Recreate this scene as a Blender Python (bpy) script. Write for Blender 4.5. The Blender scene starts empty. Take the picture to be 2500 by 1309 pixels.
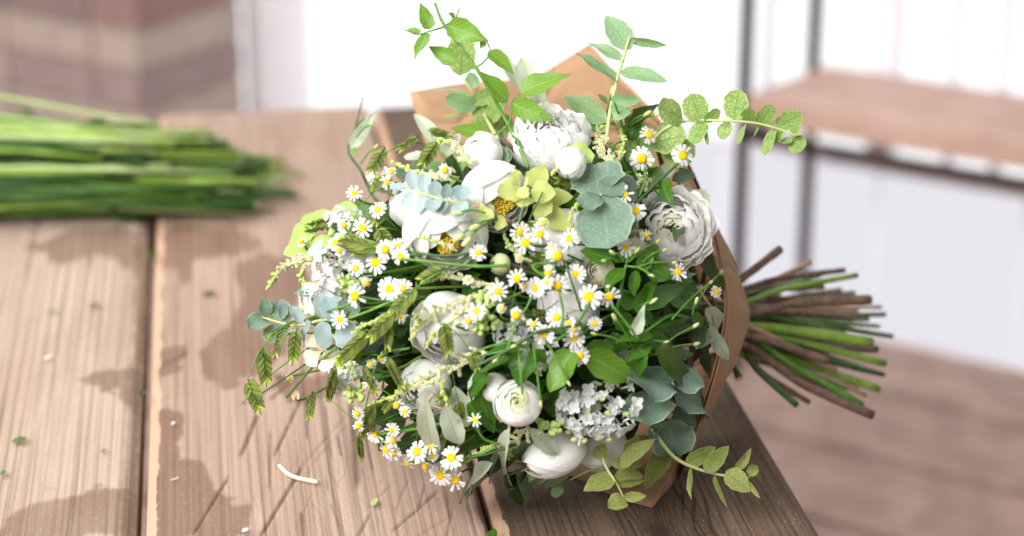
import bpy, math, random
import numpy as np
from mathutils import Vector, Matrix, noise as mnoise

# ------------------------------------------------------------------ camera, world, lamps
SC = bpy.context.scene
COL = SC.collection
rnd = random.Random(7)
FPX = 5300.0
TH = math.radians(20.3)
CAM = Vector((0, 0, 0.70))
FWD = Vector((0, math.cos(TH), -math.sin(TH)))
UPV = Vector((0, math.sin(TH), math.cos(TH)))
RGT = Vector((1, 0, 0))
cam_d = bpy.data.cameras.new('camera')
cam = bpy.data.objects.new('camera', cam_d)
COL.objects.link(cam)
cam.location = CAM
cam.rotation_euler = (math.pi / 2 - TH, 0, 0)
cam_d.sensor_width = 36.0
cam_d.lens = 36.0 * FPX / 2500.0
cam_d.clip_start = 0.05
cam_d.clip_end = 60
cam_d.dof.use_dof = True
cam_d.dof.focus_distance = 1.49
cam_d.dof.aperture_fstop = 3.5
SC.camera = cam

world = bpy.data.worlds.new('World')
SC.world = world
world.use_nodes = True
wb = world.node_tree.nodes['Background']
wb.inputs['Color'].default_value = (1.0, 0.975, 0.96, 1)
wb.inputs['Strength'].default_value = 0.56

def area(name, loc, target, sx, sy, energy, color):
    l = bpy.data.lights.new(name, 'AREA')
    l.shape = 'RECTANGLE'
    l.size, l.size_y, l.energy, l.color = sx, sy, energy, color
    o = bpy.data.objects.new(name, l)
    COL.objects.link(o)
    o.location = loc
    o.rotation_euler = (Vector(target) - Vector(loc)).to_track_quat('-Z', 'Y').to_euler()
    return o
area('window_light', (-2.0, 2.3, 1.9), (0.0, 1.5, 0.05), 1.8, 1.4, 66, (1.0, 0.985, 0.975))
area('front_fill_light', (-1.35, -0.45, 1.95), (0.0, 1.5, 0.1), 1.9, 1.5, 158, (1.0, 0.98, 0.965))  # added frontal fill, brightens the flower faces turned to the camera

SC.view_settings.view_transform = 'Standard'
SC.view_settings.look = 'None'
SC.view_settings.exposure = 0.0
SC.view_settings.gamma = 1.0
SC.view_settings.use_curve_mapping = False
SC.cycles.use_denoising = True
SC.cycles.max_bounces = 8
SC.cycles.transparent_max_bounces = 8

# ------------------------------------------------------------------ placing helpers
def ray(px, py):
    return (FWD + RGT * ((px - 1250) / FPX) + UPV * ((654.5 - py) / FPX))
def at(px, py, Z):
    return CAM + ray(px, py) * Z
def on_plane(px, py, z=0.0):
    r = ray(px, py)
    return CAM + r * ((z - CAM.z) / r.z)
HC = Vector((-0.006, 1.46, 0.138))
HR = Vector((0.156, 0.150, 0.136))
def dome(px, py, d=0.0):
    """point on the bouquet's dome of flowers seen along a ray, raised d metres"""
    r = ray(px, py)
    o = Vector([(CAM[i] - HC[i]) / HR[i] for i in range(3)])
    v = Vector([r[i] / HR[i] for i in range(3)])
    a, b, c = v.dot(v), o.dot(v), o.dot(o) - 1
    disc = b * b - a * c
    t = (-b - math.sqrt(disc)) / a if disc > 0 else -b / a
    return CAM + r * (t - d)
def P(px, py, d=0.0):
    if d is None: d = 0
    return at(px, py, d) if d > 1 else dome(px, py, d)
def mpp(p):                                   # metres in one photograph pixel at that point
    return (p - CAM).dot(FWD) / FPX
NECK = at(1748, 775, 1.665)
AXIS = (NECK - HC).normalized()
def camvec(r, u, t):
    return (RGT * r + UPV * u - FWD * t).normalized()

# ------------------------------------------------------------------ objects
def tag(o, label=None, cat=None, group=None, kind=None):
    if label: o['label'] = label
    if cat: o['category'] = cat
    if group: o['group'] = group
    if kind: o['kind'] = kind
    return o
def thing(name, loc, label, cat, group=None, mat4=None):
    o = bpy.data.objects.new(name, None)
    o.empty_display_size = 0.01
    COL.objects.link(o)
    if mat4 is not None: o.matrix_world = mat4
    else: o.location = loc
    return tag(o, label, cat, group)
def link(name, me, parent=None, matrix=None):
    o = bpy.data.objects.new(name, me)
    COL.objects.link(o)
    if parent is not None: o.parent = parent
    if matrix is not None: o.matrix_local = matrix
    return o
def mesh(name, verts, faces, mat, smooth=True, uvs=None):
    me = bpy.data.meshes.new(name)
    me.from_pydata([tuple(v) for v in verts], [], faces)
    if mat: me.materials.append(mat)
    if smooth: me.polygons.foreach_set('use_smooth', [True] * len(me.polygons))
    if uvs is not None:
        lay = me.uv_layers.new(name='UVMap')
        idx = np.empty(len(me.loops), dtype=np.int32)
        me.loops.foreach_get('vertex_index', idx)
        lay.data.foreach_set('uv', np.asarray(uvs, dtype=np.float32)[idx].ravel())
    me.update()
    return me
def catmull(pts, n=6):
    pts = [Vector(p) for p in pts]
    if len(pts) < 3:
        return [pts[0].lerp(pts[-1], k / n) for k in range(n + 1)]
    q = [pts[0] * 2 - pts[1]] + pts + [pts[-1] * 2 - pts[-2]]
    out = []
    for i in range(1, len(q) - 2):
        a, b, c, d = q[i - 1], q[i], q[i + 1], q[i + 2]
        for k in range(n):
            t = k / n
            out.append(0.5 * ((2 * b) + (c - a) * t + (2 * a - 5 * b + 4 * c - d) * t * t + (3 * b - a - 3 * c + d) * t ** 3))
    out.append(pts[-1])
    return out
def tube_data(pts, r0, r1, sides=6, wob=0.0, origin=Vector((0, 0, 0))):
    V, F, U = [], [], []
    n = len(pts)
    up = Vector((0.3, 0.2, 1)).normalized()
    for i, p in enumerate(pts):
        d = (pts[min(i + 1, n - 1)] - pts[max(i - 1, 0)]).normalized()
        x = d.cross(up)
        if x.length < 1e-3: x = d.cross(Vector((1, 0, 0)))
        x.normalize(); y = x.cross(d)
        r = r0 + (r1 - r0) * i / (n - 1)
        if wob: r *= 1 + wob * mnoise.noise(p * 90)
        for k in range(sides):
            a = 2 * math.pi * k / sides
            V.append(p + (x * math.cos(a) + y * math.sin(a)) * r - origin); U.append((k / sides, i / (n - 1)))
    for i in range(n - 1):
        for k in range(sides):
            F.append((i * sides + k, i * sides + (k + 1) % sides, (i + 1) * sides + (k + 1) % sides, (i + 1) * sides + k))
    F.append(tuple(range(sides))[::-1]); F.append(tuple((n - 1) * sides + k for k in range(sides)))
    return V, F, U
def tube(name, pts, r0, r1, mat, parent, sides=6, n=6, wob=0.0):
    o = parent.matrix_world.translation if parent is not None else Vector((0, 0, 0))
    if parent is not None: o = parent.location
    V, F, U = tube_data(catmull(pts, n), r0, r1, sides, wob, o)
    return link(name, mesh(name, V, F, mat, True, U), parent)

# ------------------------------------------------------------------ materials
def srgb(r, g, b):
    f = lambda c: ((c / 255) / 12.92 if c / 255 <= 0.04045 else (((c / 255) + 0.055) / 1.055) ** 2.4)
    return (f(r), f(g), f(b), 1)
class NT:
    def __init__(s, name):
        s.m = bpy.data.materials.new(name); s.m.use_nodes = True
        s.t = s.m.node_tree; s.t.nodes.clear()
        s.out = s.n('ShaderNodeOutputMaterial')
    def n(s, typ, **kw):
        nd = s.t.nodes.new(typ)
        for k, v in kw.items(): setattr(nd, k, v)
        return nd
    def set(s, inp, v):
        if isinstance(v, bpy.types.NodeSocket): s.t.links.new(v, inp)
        else: inp.default_value = v
    def math(s, op, a, b=0.0, c=0.0, clamp=False):
        nd = s.n('ShaderNodeMath', operation=op, use_clamp=clamp)
        s.set(nd.inputs[0], a); s.set(nd.inputs[1], b); s.set(nd.inputs[2], c)
        return nd.outputs[0]
    def mix(s, f, a, b, mode='MIX'):
        nd = s.n('ShaderNodeMix', data_type='RGBA', blend_type=mode)
        s.set(nd.inputs[0], f); s.set(nd.inputs[6], a); s.set(nd.inputs[7], b)
        return nd.outputs[2]
    def ramp(s, f, a, b):
        nd = s.n('ShaderNodeMapRange', interpolation_type='SMOOTHSTEP')
        s.set(nd.inputs[0], f); nd.inputs[1].default_value = a; nd.inputs[2].default_value = b
        return nd.outputs[0]
    def noise(s, vec, scale, detail=3, rough=0.5):
        nd = s.n('ShaderNodeTexNoise')
        if vec is not None: s.set(nd.inputs['Vector'], vec)
        nd.inputs['Scale'].default_value = scale; nd.inputs['Detail'].default_value = detail; nd.inputs['Roughness'].default_value = rough
        return nd.outputs[0]
    def scale(s, vec, v):
        nd = s.n('ShaderNodeVectorMath', operation='MULTIPLY')
        s.set(nd.inputs[0], vec); nd.inputs[1].default_value = v
        return nd.outputs[0]
    def bump(s, h, st, dist=0.001):
        nd = s.n('ShaderNodeBump'); s.set(nd.inputs['Height'], h)
        nd.inputs['Strength'].default_value = st; nd.inputs['Distance'].default_value = dist
        return nd.outputs[0]
    def finish(s, color, rough=0.5, normal=None, trans=0.0, transcol=None, spec=0.5, sss=0.0):
        p = s.n('ShaderNodeBsdfPrincipled')
        s.set(p.inputs['Base Color'], color); s.set(p.inputs['Roughness'], rough)
        p.inputs['Specular IOR Level'].default_value = spec
        if sss:
            p.inputs['Subsurface Weight'].default_value = sss
            p.inputs['Subsurface Radius'].default_value = (0.004, 0.003, 0.002)
            p.inputs['Subsurface Scale'].default_value = 1.0
        if normal is not None: s.set(p.inputs['Normal'], normal)
        sh = p.outputs[0]
        if trans:
            tr = s.n('ShaderNodeBsdfTranslucent'); s.set(tr.inputs[0], transcol if transcol is not None else color)
            mx = s.n('ShaderNodeMixShader'); mx.inputs[0].default_value = trans
            s.t.links.new(sh, mx.inputs[1]); s.t.links.new(tr.outputs[0], mx.inputs[2]); sh = mx.outputs[0]
        s.t.links.new(sh, s.out.inputs[0])
        return s.m

def leaf_mat(name, c1, c2, vein, veinamt=0.5, net=0.0, rough=0.42, trans=0.3, edge=None, spec=0.4, bloom=0.0):
    s = NT(name)
    uv = s.n('ShaderNodeUVMap').outputs[0]
    sep = s.n('ShaderNodeSeparateXYZ'); s.t.links.new(uv, sep.inputs[0])
    u, v = sep.outputs[0], sep.outputs[1]
    info = s.n('ShaderNodeObjectInfo').outputs['Random']
    tc = s.n('ShaderNodeTexCoord').outputs['Object']
    nz = s.noise(tc, 55, 4, 0.6)
    f = s.math('ADD', s.math('MULTIPLY', info, 0.6), s.math('MULTIPLY', s.math('SUBTRACT', nz, 0.3), 0.8), clamp=True)
    col = s.mix(f, c1, c2)
    au = s.math('ABSOLUTE', s.math('SUBTRACT', u, 0.5))
    mid = s.math('SUBTRACT', 1.0, s.ramp(au, 0.008, 0.045))
    w = s.math('FRACT', s.math('MULTIPLY', s.math('SUBTRACT', v, s.math('MULTIPLY', au, 0.55)), 7.0))
    side = s.math('SUBTRACT', 1.0, s.ramp(s.math('ABSOLUTE', s.math('SUBTRACT', w, 0.5)), 0.02, 0.13))
    ve = s.math('MAXIMUM', mid, s.math('MULTIPLY', side, 0.5))
    if net:
        vo = s.n('ShaderNodeTexVoronoi', feature='DISTANCE_TO_EDGE')
        ad = s.n('ShaderNodeVectorMath', operation='ADD'); s.set(ad.inputs[0], uv); cm = s.n('ShaderNodeCombineXYZ'); s.set(cm.inputs[0], s.math('MULTIPLY', info, 37.0)); s.set(cm.inputs[1], s.math('MULTIPLY', info, 91.0)); s.t.links.new(cm.outputs[0], ad.inputs[1])
        s.set(vo.inputs['Vector'], ad.outputs[0]); vo.inputs['Scale'].default_value = 7.5
        ne = s.math('SUBTRACT', 1.0, s.ramp(vo.outputs['Distance'], 0.03, 0.17))
        ve = s.math('MAXIMUM', ve, s.math('MULTIPLY', ne, net))
    col = s.mix(s.math('MULTIPLY', ve, veinamt), col, vein)
    if edge is not None:
        col = s.mix(s.math('MULTIPLY', s.ramp(au, 0.44, 0.5), 0.7), col, edge)
    if bloom:
        fine = s.noise(tc, 700, 2)
        col = s.mix(s.math('MULTIPLY', s.ramp(fine, 0.45, 0.7), bloom), col, srgb(175, 195, 188))
    sp_ = s.noise(tc, 140, 5, 0.75)
    col = s.mix(s.math('MULTIPLY', s.ramp(sp_, 0.62, 0.74), 0.35), col, srgb(120, 112, 58))
    bm = s.bump(s.math('ADD', s.math('MULTIPLY', ve, -1.0), s.math('MULTIPLY', s.noise(tc, 300, 2), 0.5)), 0.35, 0.0006)
    return s.finish(col, rough, bm, trans, s.mix(0.55, col, srgb(150, 190, 40)), spec)

M = {}
M['vine'] = leaf_mat('vine_leaf', srgb(92, 140, 40), srgb(128, 172, 64), srgb(170, 200, 110), 0.45, 0, 0.38, 0.38)
M['jas'] = leaf_mat('jasmine_leaf', srgb(36, 82, 16), srgb(80, 130, 34), srgb(120, 160, 64), 0.4, 0, 0.28, 0.26, None, 0.5)
M['dark'] = leaf_mat('dark_leaf', srgb(20, 46, 20), srgb(42, 76, 32), srgb(90, 125, 70), 0.3, 0, 0.36, 0.2)
M['dollar'] = leaf_mat('silver_dollar_leaf', srgb(92, 116, 100), srgb(118, 142, 122), srgb(150, 172, 150), 0.25, 0.12, 0.6, 0.12, srgb(165, 180, 140), 0.25, 0.22)
M['blue'] = leaf_mat('blue_grey_leaf', srgb(132, 152, 156), srgb(162, 178, 180), srgb(180, 200, 200), 0.25, 0.1, 0.65, 0.15, srgb(170, 190, 180), 0.2, 0.3)
M['euc'] = leaf_mat('veined_eucalyptus_leaf', srgb(156, 180, 96), srgb(182, 202, 122), srgb(82, 126, 80), 0.78, 0.8, 0.55, 0.25, srgb(190, 200, 120), 0.25)
M['eucgrey'] = leaf_mat('grey_eucalyptus_leaf', srgb(132, 166, 124), srgb(164, 192, 138), srgb(92, 134, 104), 0.5, 0.6, 0.58, 0.22, srgb(170, 190, 130), 0.25)
M['eucold'] = leaf_mat('olive_veined_leaf', srgb(134, 144, 74), srgb(158, 164, 92), srgb(84, 102, 62), 0.6, 0.8, 0.55, 0.22, srgb(180, 180, 110), 0.25)
M['lime'] = leaf_mat('lime_yellow_leaf', srgb(186, 196, 112), srgb(204, 208, 136), srgb(166, 176, 84), 0.4, 0.35, 0.55, 0.3, srgb(210, 190, 120), 0.25)
M['pale'] = leaf_mat('pale_green_leaf', srgb(170, 200, 104), srgb(192, 214, 130), srgb(150, 190, 90), 0.3, 0.2, 0.55, 0.35, None, 0.2)
M['olive'] = leaf_mat('olive_leaf_underside', srgb(176, 188, 162), srgb(204, 213, 194), srgb(140, 155, 120), 0.5, 0, 0.55, 0.15, None, 0.3)
M['olivetop'] = leaf_mat('olive_leaf_upper', srgb(62, 84, 60), srgb(92, 112, 80), srgb(130, 145, 110), 0.45, 0, 0.4, 0.12, None, 0.4)

def petal_mat(name, c1, c2, basecol=None, trans=0.25, rough=0.55):
    s = NT(name)
    uv = s.n('ShaderNodeUVMap').outputs[0]
    sep = s.n('ShaderNodeSeparateXYZ'); s.t.links.new(uv, sep.inputs[0])
    info = s.n('ShaderNodeObjectInfo').outputs['Random']
    col = s.mix(info, c1, c2)
    if basecol is not None:
        col = s.mix(s.math('SUBTRACT', 1.0, s.ramp(sep.outputs[1], 0.05, 0.55)), col, basecol)
    st = s.noise(s.scale(uv, (26, 1.6, 1)), 2.2, 3)
    col = s.mix(s.math('MULTIPLY', s.ramp(st, 0.5, 0.7), 0.12), col, srgb(214, 218, 190))
    bm = s.bump(st, 0.45, 0.001)
    return s.finish(col, rough, bm, trans, col, 0.25)
M['white'] = petal_mat('white_petal', srgb(246, 246, 242), srgb(252, 252, 249), srgb(236, 239, 214), 0.26)
M['cream'] = petal_mat('cream_petal', srgb(230, 228, 205), srgb(240, 238, 222), srgb(205, 215, 150), 0.28)
M['greencream'] = petal_mat('green_cream_petal', srgb(218, 226, 168), srgb(232, 236, 196), srgb(170, 195, 90), 0.28)
M['ray'] = petal_mat('chamomile_petal', srgb(240, 240, 240), srgb(250, 250, 250), None, 0.3)
M['lilac'] = petal_mat('lilac_petal', srgb(232, 234, 232), srgb(246, 246, 246), None, 0.3)

def plain(name, c1, c2, scale=80, rough=0.5, trans=0.0, bump=0.3, dist=0.001, stretch=None, spec=0.4):
    s = NT(name)
    tc = s.n('ShaderNodeTexCoord').outputs['Object']
    if stretch: tc = s.scale(tc, stretch)
    nz = s.noise(tc, scale, 4, 0.6)
    info = s.n('ShaderNodeObjectInfo').outputs['Random']
    f = s.math('ADD', s.math('MULTIPLY', s.math('SUBTRACT', info, 0.5), 0.5), s.ramp(nz, 0.3, 0.7), clamp=True)
    return s.finish(s.mix(f, c1, c2), rough, s.bump(nz, bump, dist), trans, None, spec)
M['disc'] = None
s = NT('chamomile_disc')
tc = s.n('ShaderNodeTexCoord').outputs['Object']
vo = s.n('ShaderNodeTexVoronoi'); s.set(vo.inputs['Vector'], tc); vo.inputs['Scale'].default_value = 9
M['disc'] = s.finish(s.mix(s.ramp(vo.outputs['Distance'], 0.1, 0.7), srgb(242, 212, 34), srgb(230, 190, 18)), 0.65, s.bump(vo.outputs['Distance'], 0.35, -0.03), 0.0, None, 0.2)
M['cutend'] = plain('pale_cut_end', srgb(206, 200, 150), srgb(224, 214, 176), 200, 0.6)
def cap_end(o):
    o.data.materials.append(M['cutend']); o.data.polygons[-1].material_index = 1; o.data.polygons[-1].use_smooth = False
    return o
M['stamen'] = plain('yellow_stamen', srgb(246, 222, 80), srgb(234, 196, 50), 200, 0.6, 0.15)
M['stem'] = plain('green_stem', srgb(78, 128, 44), srgb(112, 156, 66), 120, 0.45, 0.1)
M['darkstem'] = plain('dark_green_stem', srgb(46, 78, 38), srgb(70, 102, 48), 120, 0.42)
M['brightstem'] = plain('bright_green_stem', srgb(96, 130, 42), srgb(130, 158, 66), 60, 0.42)
M['brown'] = plain('brown_twig', srgb(92, 74, 62), srgb(128, 104, 88), 150, 0.75, 0, 0.8, 0.002)
M['tan'] = plain('tan_twig', srgb(160, 132, 108), srgb(186, 160, 130), 150, 0.75, 0, 0.8, 0.002)
M['eucstem'] = plain('pale_eucalyptus_stem', srgb(172, 184, 118), srgb(190, 200, 140), 120, 0.5)
M['astilbe'] = plain('cream_astilbe_floret', srgb(240, 236, 214), srgb(232, 232, 190), 300, 0.6, 0.25)
M['astgreen'] = plain('green_astilbe_floret', srgb(186, 206, 108), srgb(208, 220, 140), 300, 0.6, 0.2)
M['bud'] = plain('pale_bud', srgb(206, 216, 128), srgb(226, 228, 164), 120, 0.5, 0.2)
M['lilaccore'] = plain('lilac_core', srgb(206, 214, 180), srgb(222, 228, 204), 200, 0.6, 0.2)
M['greenbud'] = plain('green_bud', srgb(176, 204, 104), srgb(206, 222, 146), 120, 0.5, 0.2)
s = NT('sea_oat_scale')
uv = s.n('ShaderNodeUVMap').outputs[0]
sep = s.n('ShaderNodeSeparateXYZ'); s.t.links.new(uv, sep.inputs[0])
info = s.n('ShaderNodeObjectInfo').outputs['Random']
au = s.math('ABSOLUTE', s.math('SUBTRACT', sep.outputs[0], 0.5))
strp = s.math('FRACT', s.math('MULTIPLY', sep.outputs[0], 5.0))
col = s.mix(s.ramp(info, 0.0, 1.0), srgb(62, 84, 22), srgb(118, 140, 46))
col = s.mix(s.math('MULTIPLY', s.ramp(strp, 0.55, 0.95), 0.5), col, srgb(180, 196, 116))
col = s.mix(s.math('MULTIPLY', s.math('MAXIMUM', s.ramp(au, 0.38, 0.5), s.ramp(sep.outputs[1], 0.7, 1.0)), 0.75), col, srgb(112, 76, 60))
M['oat'] = s.finish(col, 0.5, None, 0.3, None, 0.3)
M['oattip'] = leaf_mat('sea_oat_tip', srgb(176, 200, 60), srgb(200, 216, 90), srgb(210, 222, 130), 0.3, 0, 0.5, 0.35)

s = NT('kraft_paper')
tc = s.n('ShaderNodeTexCoord').outputs['Object']
nz = s.noise(tc, 9, 4, 0.55); fi = s.noise(s.scale(tc, (1, 1, 1)), 900, 2)
col = s.mix(s.ramp(nz, 0.3, 0.7), srgb(166, 130, 99), srgb(182, 146, 115))
col = s.mix(s.math('MULTIPLY', s.ramp(fi, 0.4, 0.7), 0.25), col, srgb(146, 104, 70))
vo = s.n('ShaderNodeTexVoronoi', feature='DISTANCE_TO_EDGE'); s.set(vo.inputs['Vector'], s.scale(tc, (1, 1, 1))); vo.inputs['Scale'].default_value = 17
cr = s.math('MULTIPLY', s.ramp(vo.outputs['Distance'], 0.0, 0.10), 5.0)
col = s.mix(s.math('MULTIPLY', s.math('SUBTRACT', 1.0, s.ramp(vo.outputs['Distance'], 0.0, 0.02)), 0.18), col, srgb(214, 184, 150))
M['kraft'] = s.finish(col, 0.75, s.bump(s.math('ADD', s.math('ADD', s.math('MULTIPLY', nz, 8), cr), fi), 0.4, 0.0014), 0.12, None, 0.2)

# ------------------------------------------------------------------ the room
ZF = -0.75
WD = Vector((-0.843, 0.538, 0)).normalized()            # along the back wall, leftwards
WN = Vector((-WD.y, WD.x, 0))                           # into the room? fixed below
if WN.dot(Vector((0, -1, 0))) < 0: WN = -WN
W0 = on_plane(2050, 800, ZF)
def wall_pt(px, off=0.0, z=0.0):
    """point on the back wall (off metres into the room) under pixel column px"""
    r = ray(px, 300); r = Vector((r.x, r.y, 0))
    base = Vector((W0.x, W0.y, 0)) + WN * off
    den = r.x * WD.y - r.y * WD.x
    t = (base.x * WD.y - base.y * WD.x) / den
    q = r * t
    return Vector((q.x, q.y, z))
def oriented_box(name, a, b, depth, z0, z1, mat, parent=None, bev=0.0):
    """box standing between floor points a and b, depth metres towards the room, heights z0..z1"""
    a = Vector((a.x, a.y, 0)); b = Vector((b.x, b.y, 0))
    n = WN * depth
    o = parent.location if parent is not None else Vector((0, 0, 0))
    V = [Vector((p.x, p.y, z)) - o for z in (z0, z1) for p in (a, b, b + n, a + n)]
    F = [(3, 2, 1, 0), (4, 5, 6, 7), (0, 1, 5, 4), (1, 2, 6, 5), (2, 3, 7, 6), (3, 0, 4, 7)]
    ob = link(name, mesh(name, V, F, mat, False), parent)
    if bev:
        m = ob.modifiers.new('bevel', 'BEVEL'); m.width = bev; m.segments = 2
    return ob
M['wallpaint'] = plain('white_wall_paint', srgb(246, 244, 249), srgb(241, 239, 246), 3, 0.7, 0, 0.1)
M['frame'] = plain('grey_white_frame', srgb(244, 242, 247), srgb(238, 236, 244), 6, 0.5, 0, 0.1)
M['floor'] = plain('worn_floor_board', srgb(178, 150, 137), srgb(152, 124, 111), 5, 0.55, 0, 0.3, 0.002, (3, 3, 3))
M['floordark'] = plain('floor_gap', srgb(84, 66, 60), srgb(66, 52, 48), 5, 0.8)
s = NT('window_daylight')
em = s.n('ShaderNodeEmission'); em.inputs[0].default_value = (0.985, 0.98, 1.0, 1); em.inputs[1].default_value = 1.25
s.t.links.new(em.outputs[0], s.out.inputs[0]); M['glow'] = s.m

# floor: gap sheet with boards on it, boards run along the back wall
fl = mesh('floor', [(-6, -2, ZF - 0.02), (6, -2, ZF - 0.02), (6, 9, ZF - 0.02), (-6, 9, ZF - 0.02)], [(0, 1, 2, 3)], M['floordark'], False)
floor = tag(link('floor', fl), kind='structure')
bw = 0.24
for i in range(15):
    c = Vector((W0.x, W0.y, 0)) + WN * (i * bw)
    off = rnd.uniform(-0.2, 0.2)
    ln0, ln1 = 4.0, -3.0
    a, b = c + WD * ln0, c + WD * ln1
    n = WN * (bw - 0.02)
    dz = rnd.uniform(-0.0015, 0.0015)
    V = [Vector((p.x, p.y, z)) for z in (ZF - 0.018, ZF + dz) for p in (a, b, b + n, a + n)]
    ob = link('floor_board', mesh('floor_board', V, [(3, 2, 1, 0), (4, 5, 6, 7), (0, 1, 5, 4), (1, 2, 6, 5), (2, 3, 7, 6), (3, 0, 4, 7)], M['floor'], False), floor)

# back wall behind the windows, skirting
wl, wr = wall_pt(-900), wall_pt(3200)
w = oriented_box('back_wall', wl, wr, -0.1, ZF - 0.01, 2.4, M['wallpaint']); tag(w, kind='structure')
sk = oriented_box('skirting_board', wl, wr, 0.018, ZF, ZF + 0.012, M['wallpaint'], w)
# tall windows: frame pieces and bright panes
def window(edges, z0, z1, label):
    root = thing('window', wall_pt(edges[0][0], 0.0, z0), label, 'window')
    for (e0, e1, kind) in edges:
        a, b = wall_pt(e0), wall_pt(e1)
        if kind == 'p':
            oriented_box('window_pane', a + WN * 0.004, b + WN * 0.004, 0.006, z0 + 0.012, z1 - 0.04, M['glow'], root)
        else:
            oriented_box('window_post', a, b, 0.045, z0, z1, M['frame'], root, 0.004)
    a, b = wall_pt(edges[0][0]), wall_pt(edges[-1][1])
    oriented_box('window_sill', a + WN * 0.001, b + WN * 0.001, 0.03, z0 - 0.01, z0 + 0.012, M['frame'], root, 0.003)
    oriented_box('window_head', a + WN * 0.001, b + WN * 0.001, 0.03, z1 - 0.035, z1 + 0.03, M['frame'], root, 0.004)
    return root
window([(300, 430, 'f'), (430, 640, 'p'), (640, 770, 'f'), (770, 1290, 'p')], -0.72, 2.2, 'tall bright window with a wide grey post beside the brick pillar')
window([(1290, 1880, 'p'), (1880, 1888, 'f'), (1888, 2140, 'p'), (2140, 2200, 'f'), (2200, 2330, 'p'), (2330, 2340, 'f'), (2340, 2445, 'p'), (2445, 2460, 'f'), (2460, 2900, 'p'), (2900, 2960, 'f')], -0.43, 2.2, 'wide bright window with a grey post behind the shelf rack')
s = NT('added_wall_glow')  # emissive panels added over the lower wall to make it brighter
em = s.n('ShaderNodeEmission'); em.inputs[0].default_value = (0.95, 0.93, 1.0, 1); em.inputs[1].default_value = 0.86
s.t.links.new(em.outputs[0], s.out.inputs[0]); M['wallglow'] = s.m
lw = thing('added_glow_panel', wall_pt(1500, 0, -0.64), 'low glowing panels added under the wide window behind the rack', 'glow panel')
for e0, e1 in ((1310, 1760), (1775, 2150), (2165, 2520), (2535, 2900)):
    oriented_box('added_glow_pane', wall_pt(e0) + WN * .003, wall_pt(e1) + WN * .003, .005, -0.735, -0.442, M['wallglow'], lw)
# grey catch on the window post
cb = thing('window_catch', wall_pt(715, 0.05, -0.4), 'small grey metal catch low on the wide window post', 'catch')
oriented_box('catch_plate', wall_pt(715) + WN * 0.047, wall_pt(800) + WN * 0.047, 0.02, -0.66, -0.60, plain('grey_metal', srgb(150, 152, 155), srgb(120, 122, 126), 40, 0.4), cb, 0.004)
oriented_box('catch_knob', wall_pt(715) + WN * 0.068, wall_pt(735) + WN * 0.068, 0.03, -0.65, -0.57, plain('grey_metal', srgb(140, 142, 145), srgb(120, 122, 126), 40, 0.4), cb, 0.006)

# brick pillar at the left: every brick a part, mortar core
M['mortar'] = plain('mortar', srgb(176, 160, 146), srgb(160, 144, 132), 30, 0.9, 0, 0.5, 0.004)
BR = [plain('brick_' + k, a, b, 25, 0.85, 0, 0.6, 0.004) for k, a, b in (
    ('mauve', srgb(160, 140, 137), srgb(148, 128, 127)), ('pale', srgb(180, 164, 152), srgb(168, 152, 144)),
    ('red', srgb(152, 120, 116), srgb(140, 106, 103)), ('dark', srgb(140, 120, 119), srgb(128, 108, 109)))]
pa = wall_pt(346, 0.42); pb = wall_pt(-700, 0.42)
pil = thing('brick_pillar', Vector((pa.x, pa.y, ZF)), 'mauve and pale brick pillar beside the bright window', 'pillar')
oriented_box('mortar_core', pa - WN * 0.3 + WD * 0.006, pb - WN * 0.3, 0.294, ZF, 2.3, M['mortar'], pil)
run = (pb - pa).length
course = 0.078
for j in range(38):
    z0 = ZF + j * course
    x = 0.0 if j % 2 else -0.11
    while x < run:
        L = 0.215 if j % 2 == 0 or x > 0.05 else 0.105
        a = pa + WD * max(x, 0.0); b = pa + WD * min(x + L, run)
        if x + L > 0.02 and (z0 > -1.0):
            k = rnd.choices([0, 1, 2, 3], [6, 1.2, 0.8, 3])[0] if j % 2 == 0 else rnd.choices([0, 1, 2, 3], [1.0, 9, 0.3, .4])[0]
            dp = 0.302 if x <= 0.0 else 0.1
            o = oriented_box('brick', a - WN * dp, b - WN * dp, dp + rnd.uniform(0.0, 0.006), z0, z0 + 0.066, BR[k], pil)
        x += L + 0.011

# shelf rack at the right
M['rust'] = plain('dark_brown_metal', srgb(58, 40, 38), srgb(46, 32, 31), 30, 0.55, 0, 0.2)
M['shelf'] = plain('worn_shelf_board', srgb(196, 164, 150), srgb(176, 142, 128), 8, 0.6, 0, 0.3, 0.002, (1, 1, 1))
zs = 0.0
foot1 = on_plane(1792, 905, ZF)
sd = Vector((4750, 5652, 0)).normalized()
foot2 = foot1 + sd * 0.205
rackz = CAM.z + (ray(1826, 224).z / Vector((ray(1826, 224).x, ray(1826, 224).y, 0)).length) * Vector((foot1.x, foot1.y, 0)).length
rk = thing('shelf_rack', Vector((foot1.x, foot1.y, ZF)), 'dark metal rack with a worn wooden shelf board by the bright window', 'rack')
LD = -WD
sdn = Vector((sd.x, sd.y, 0))
def bar(name, p0, p1, r, mat, parent):
    d = (p1 - p0).normalized()
    x = d.cross(Vector((0, 0, 1)))
    if x.length < 0.1: x = sdn.cross(Vector((0, 0, 1)))
    x.normalize(); y = x.cross(d).normalized()
    o = parent.location
    V = [p + x * (sx * r) + y * (sy * r) - o for p in (p0, p1) for sx, sy in ((-1, -1), (1, -1), (1, 1), (-1, 1))]
    F = [(3, 2, 1, 0), (4, 5, 6, 7), (0, 1, 5, 4), (1, 2, 6, 5), (2, 3, 7, 6), (3, 0, 4, 7)]
    ob = link(name, mesh(name, V, F, mat, False), parent)
    m = ob.modifiers.new('bevel', 'BEVEL'); m.width = r * 0.2; m.segments = 2
    return ob
rl = 1.15
feet = [foot1, foot2, foot1 + LD * rl, foot2 + LD * rl]
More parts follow.
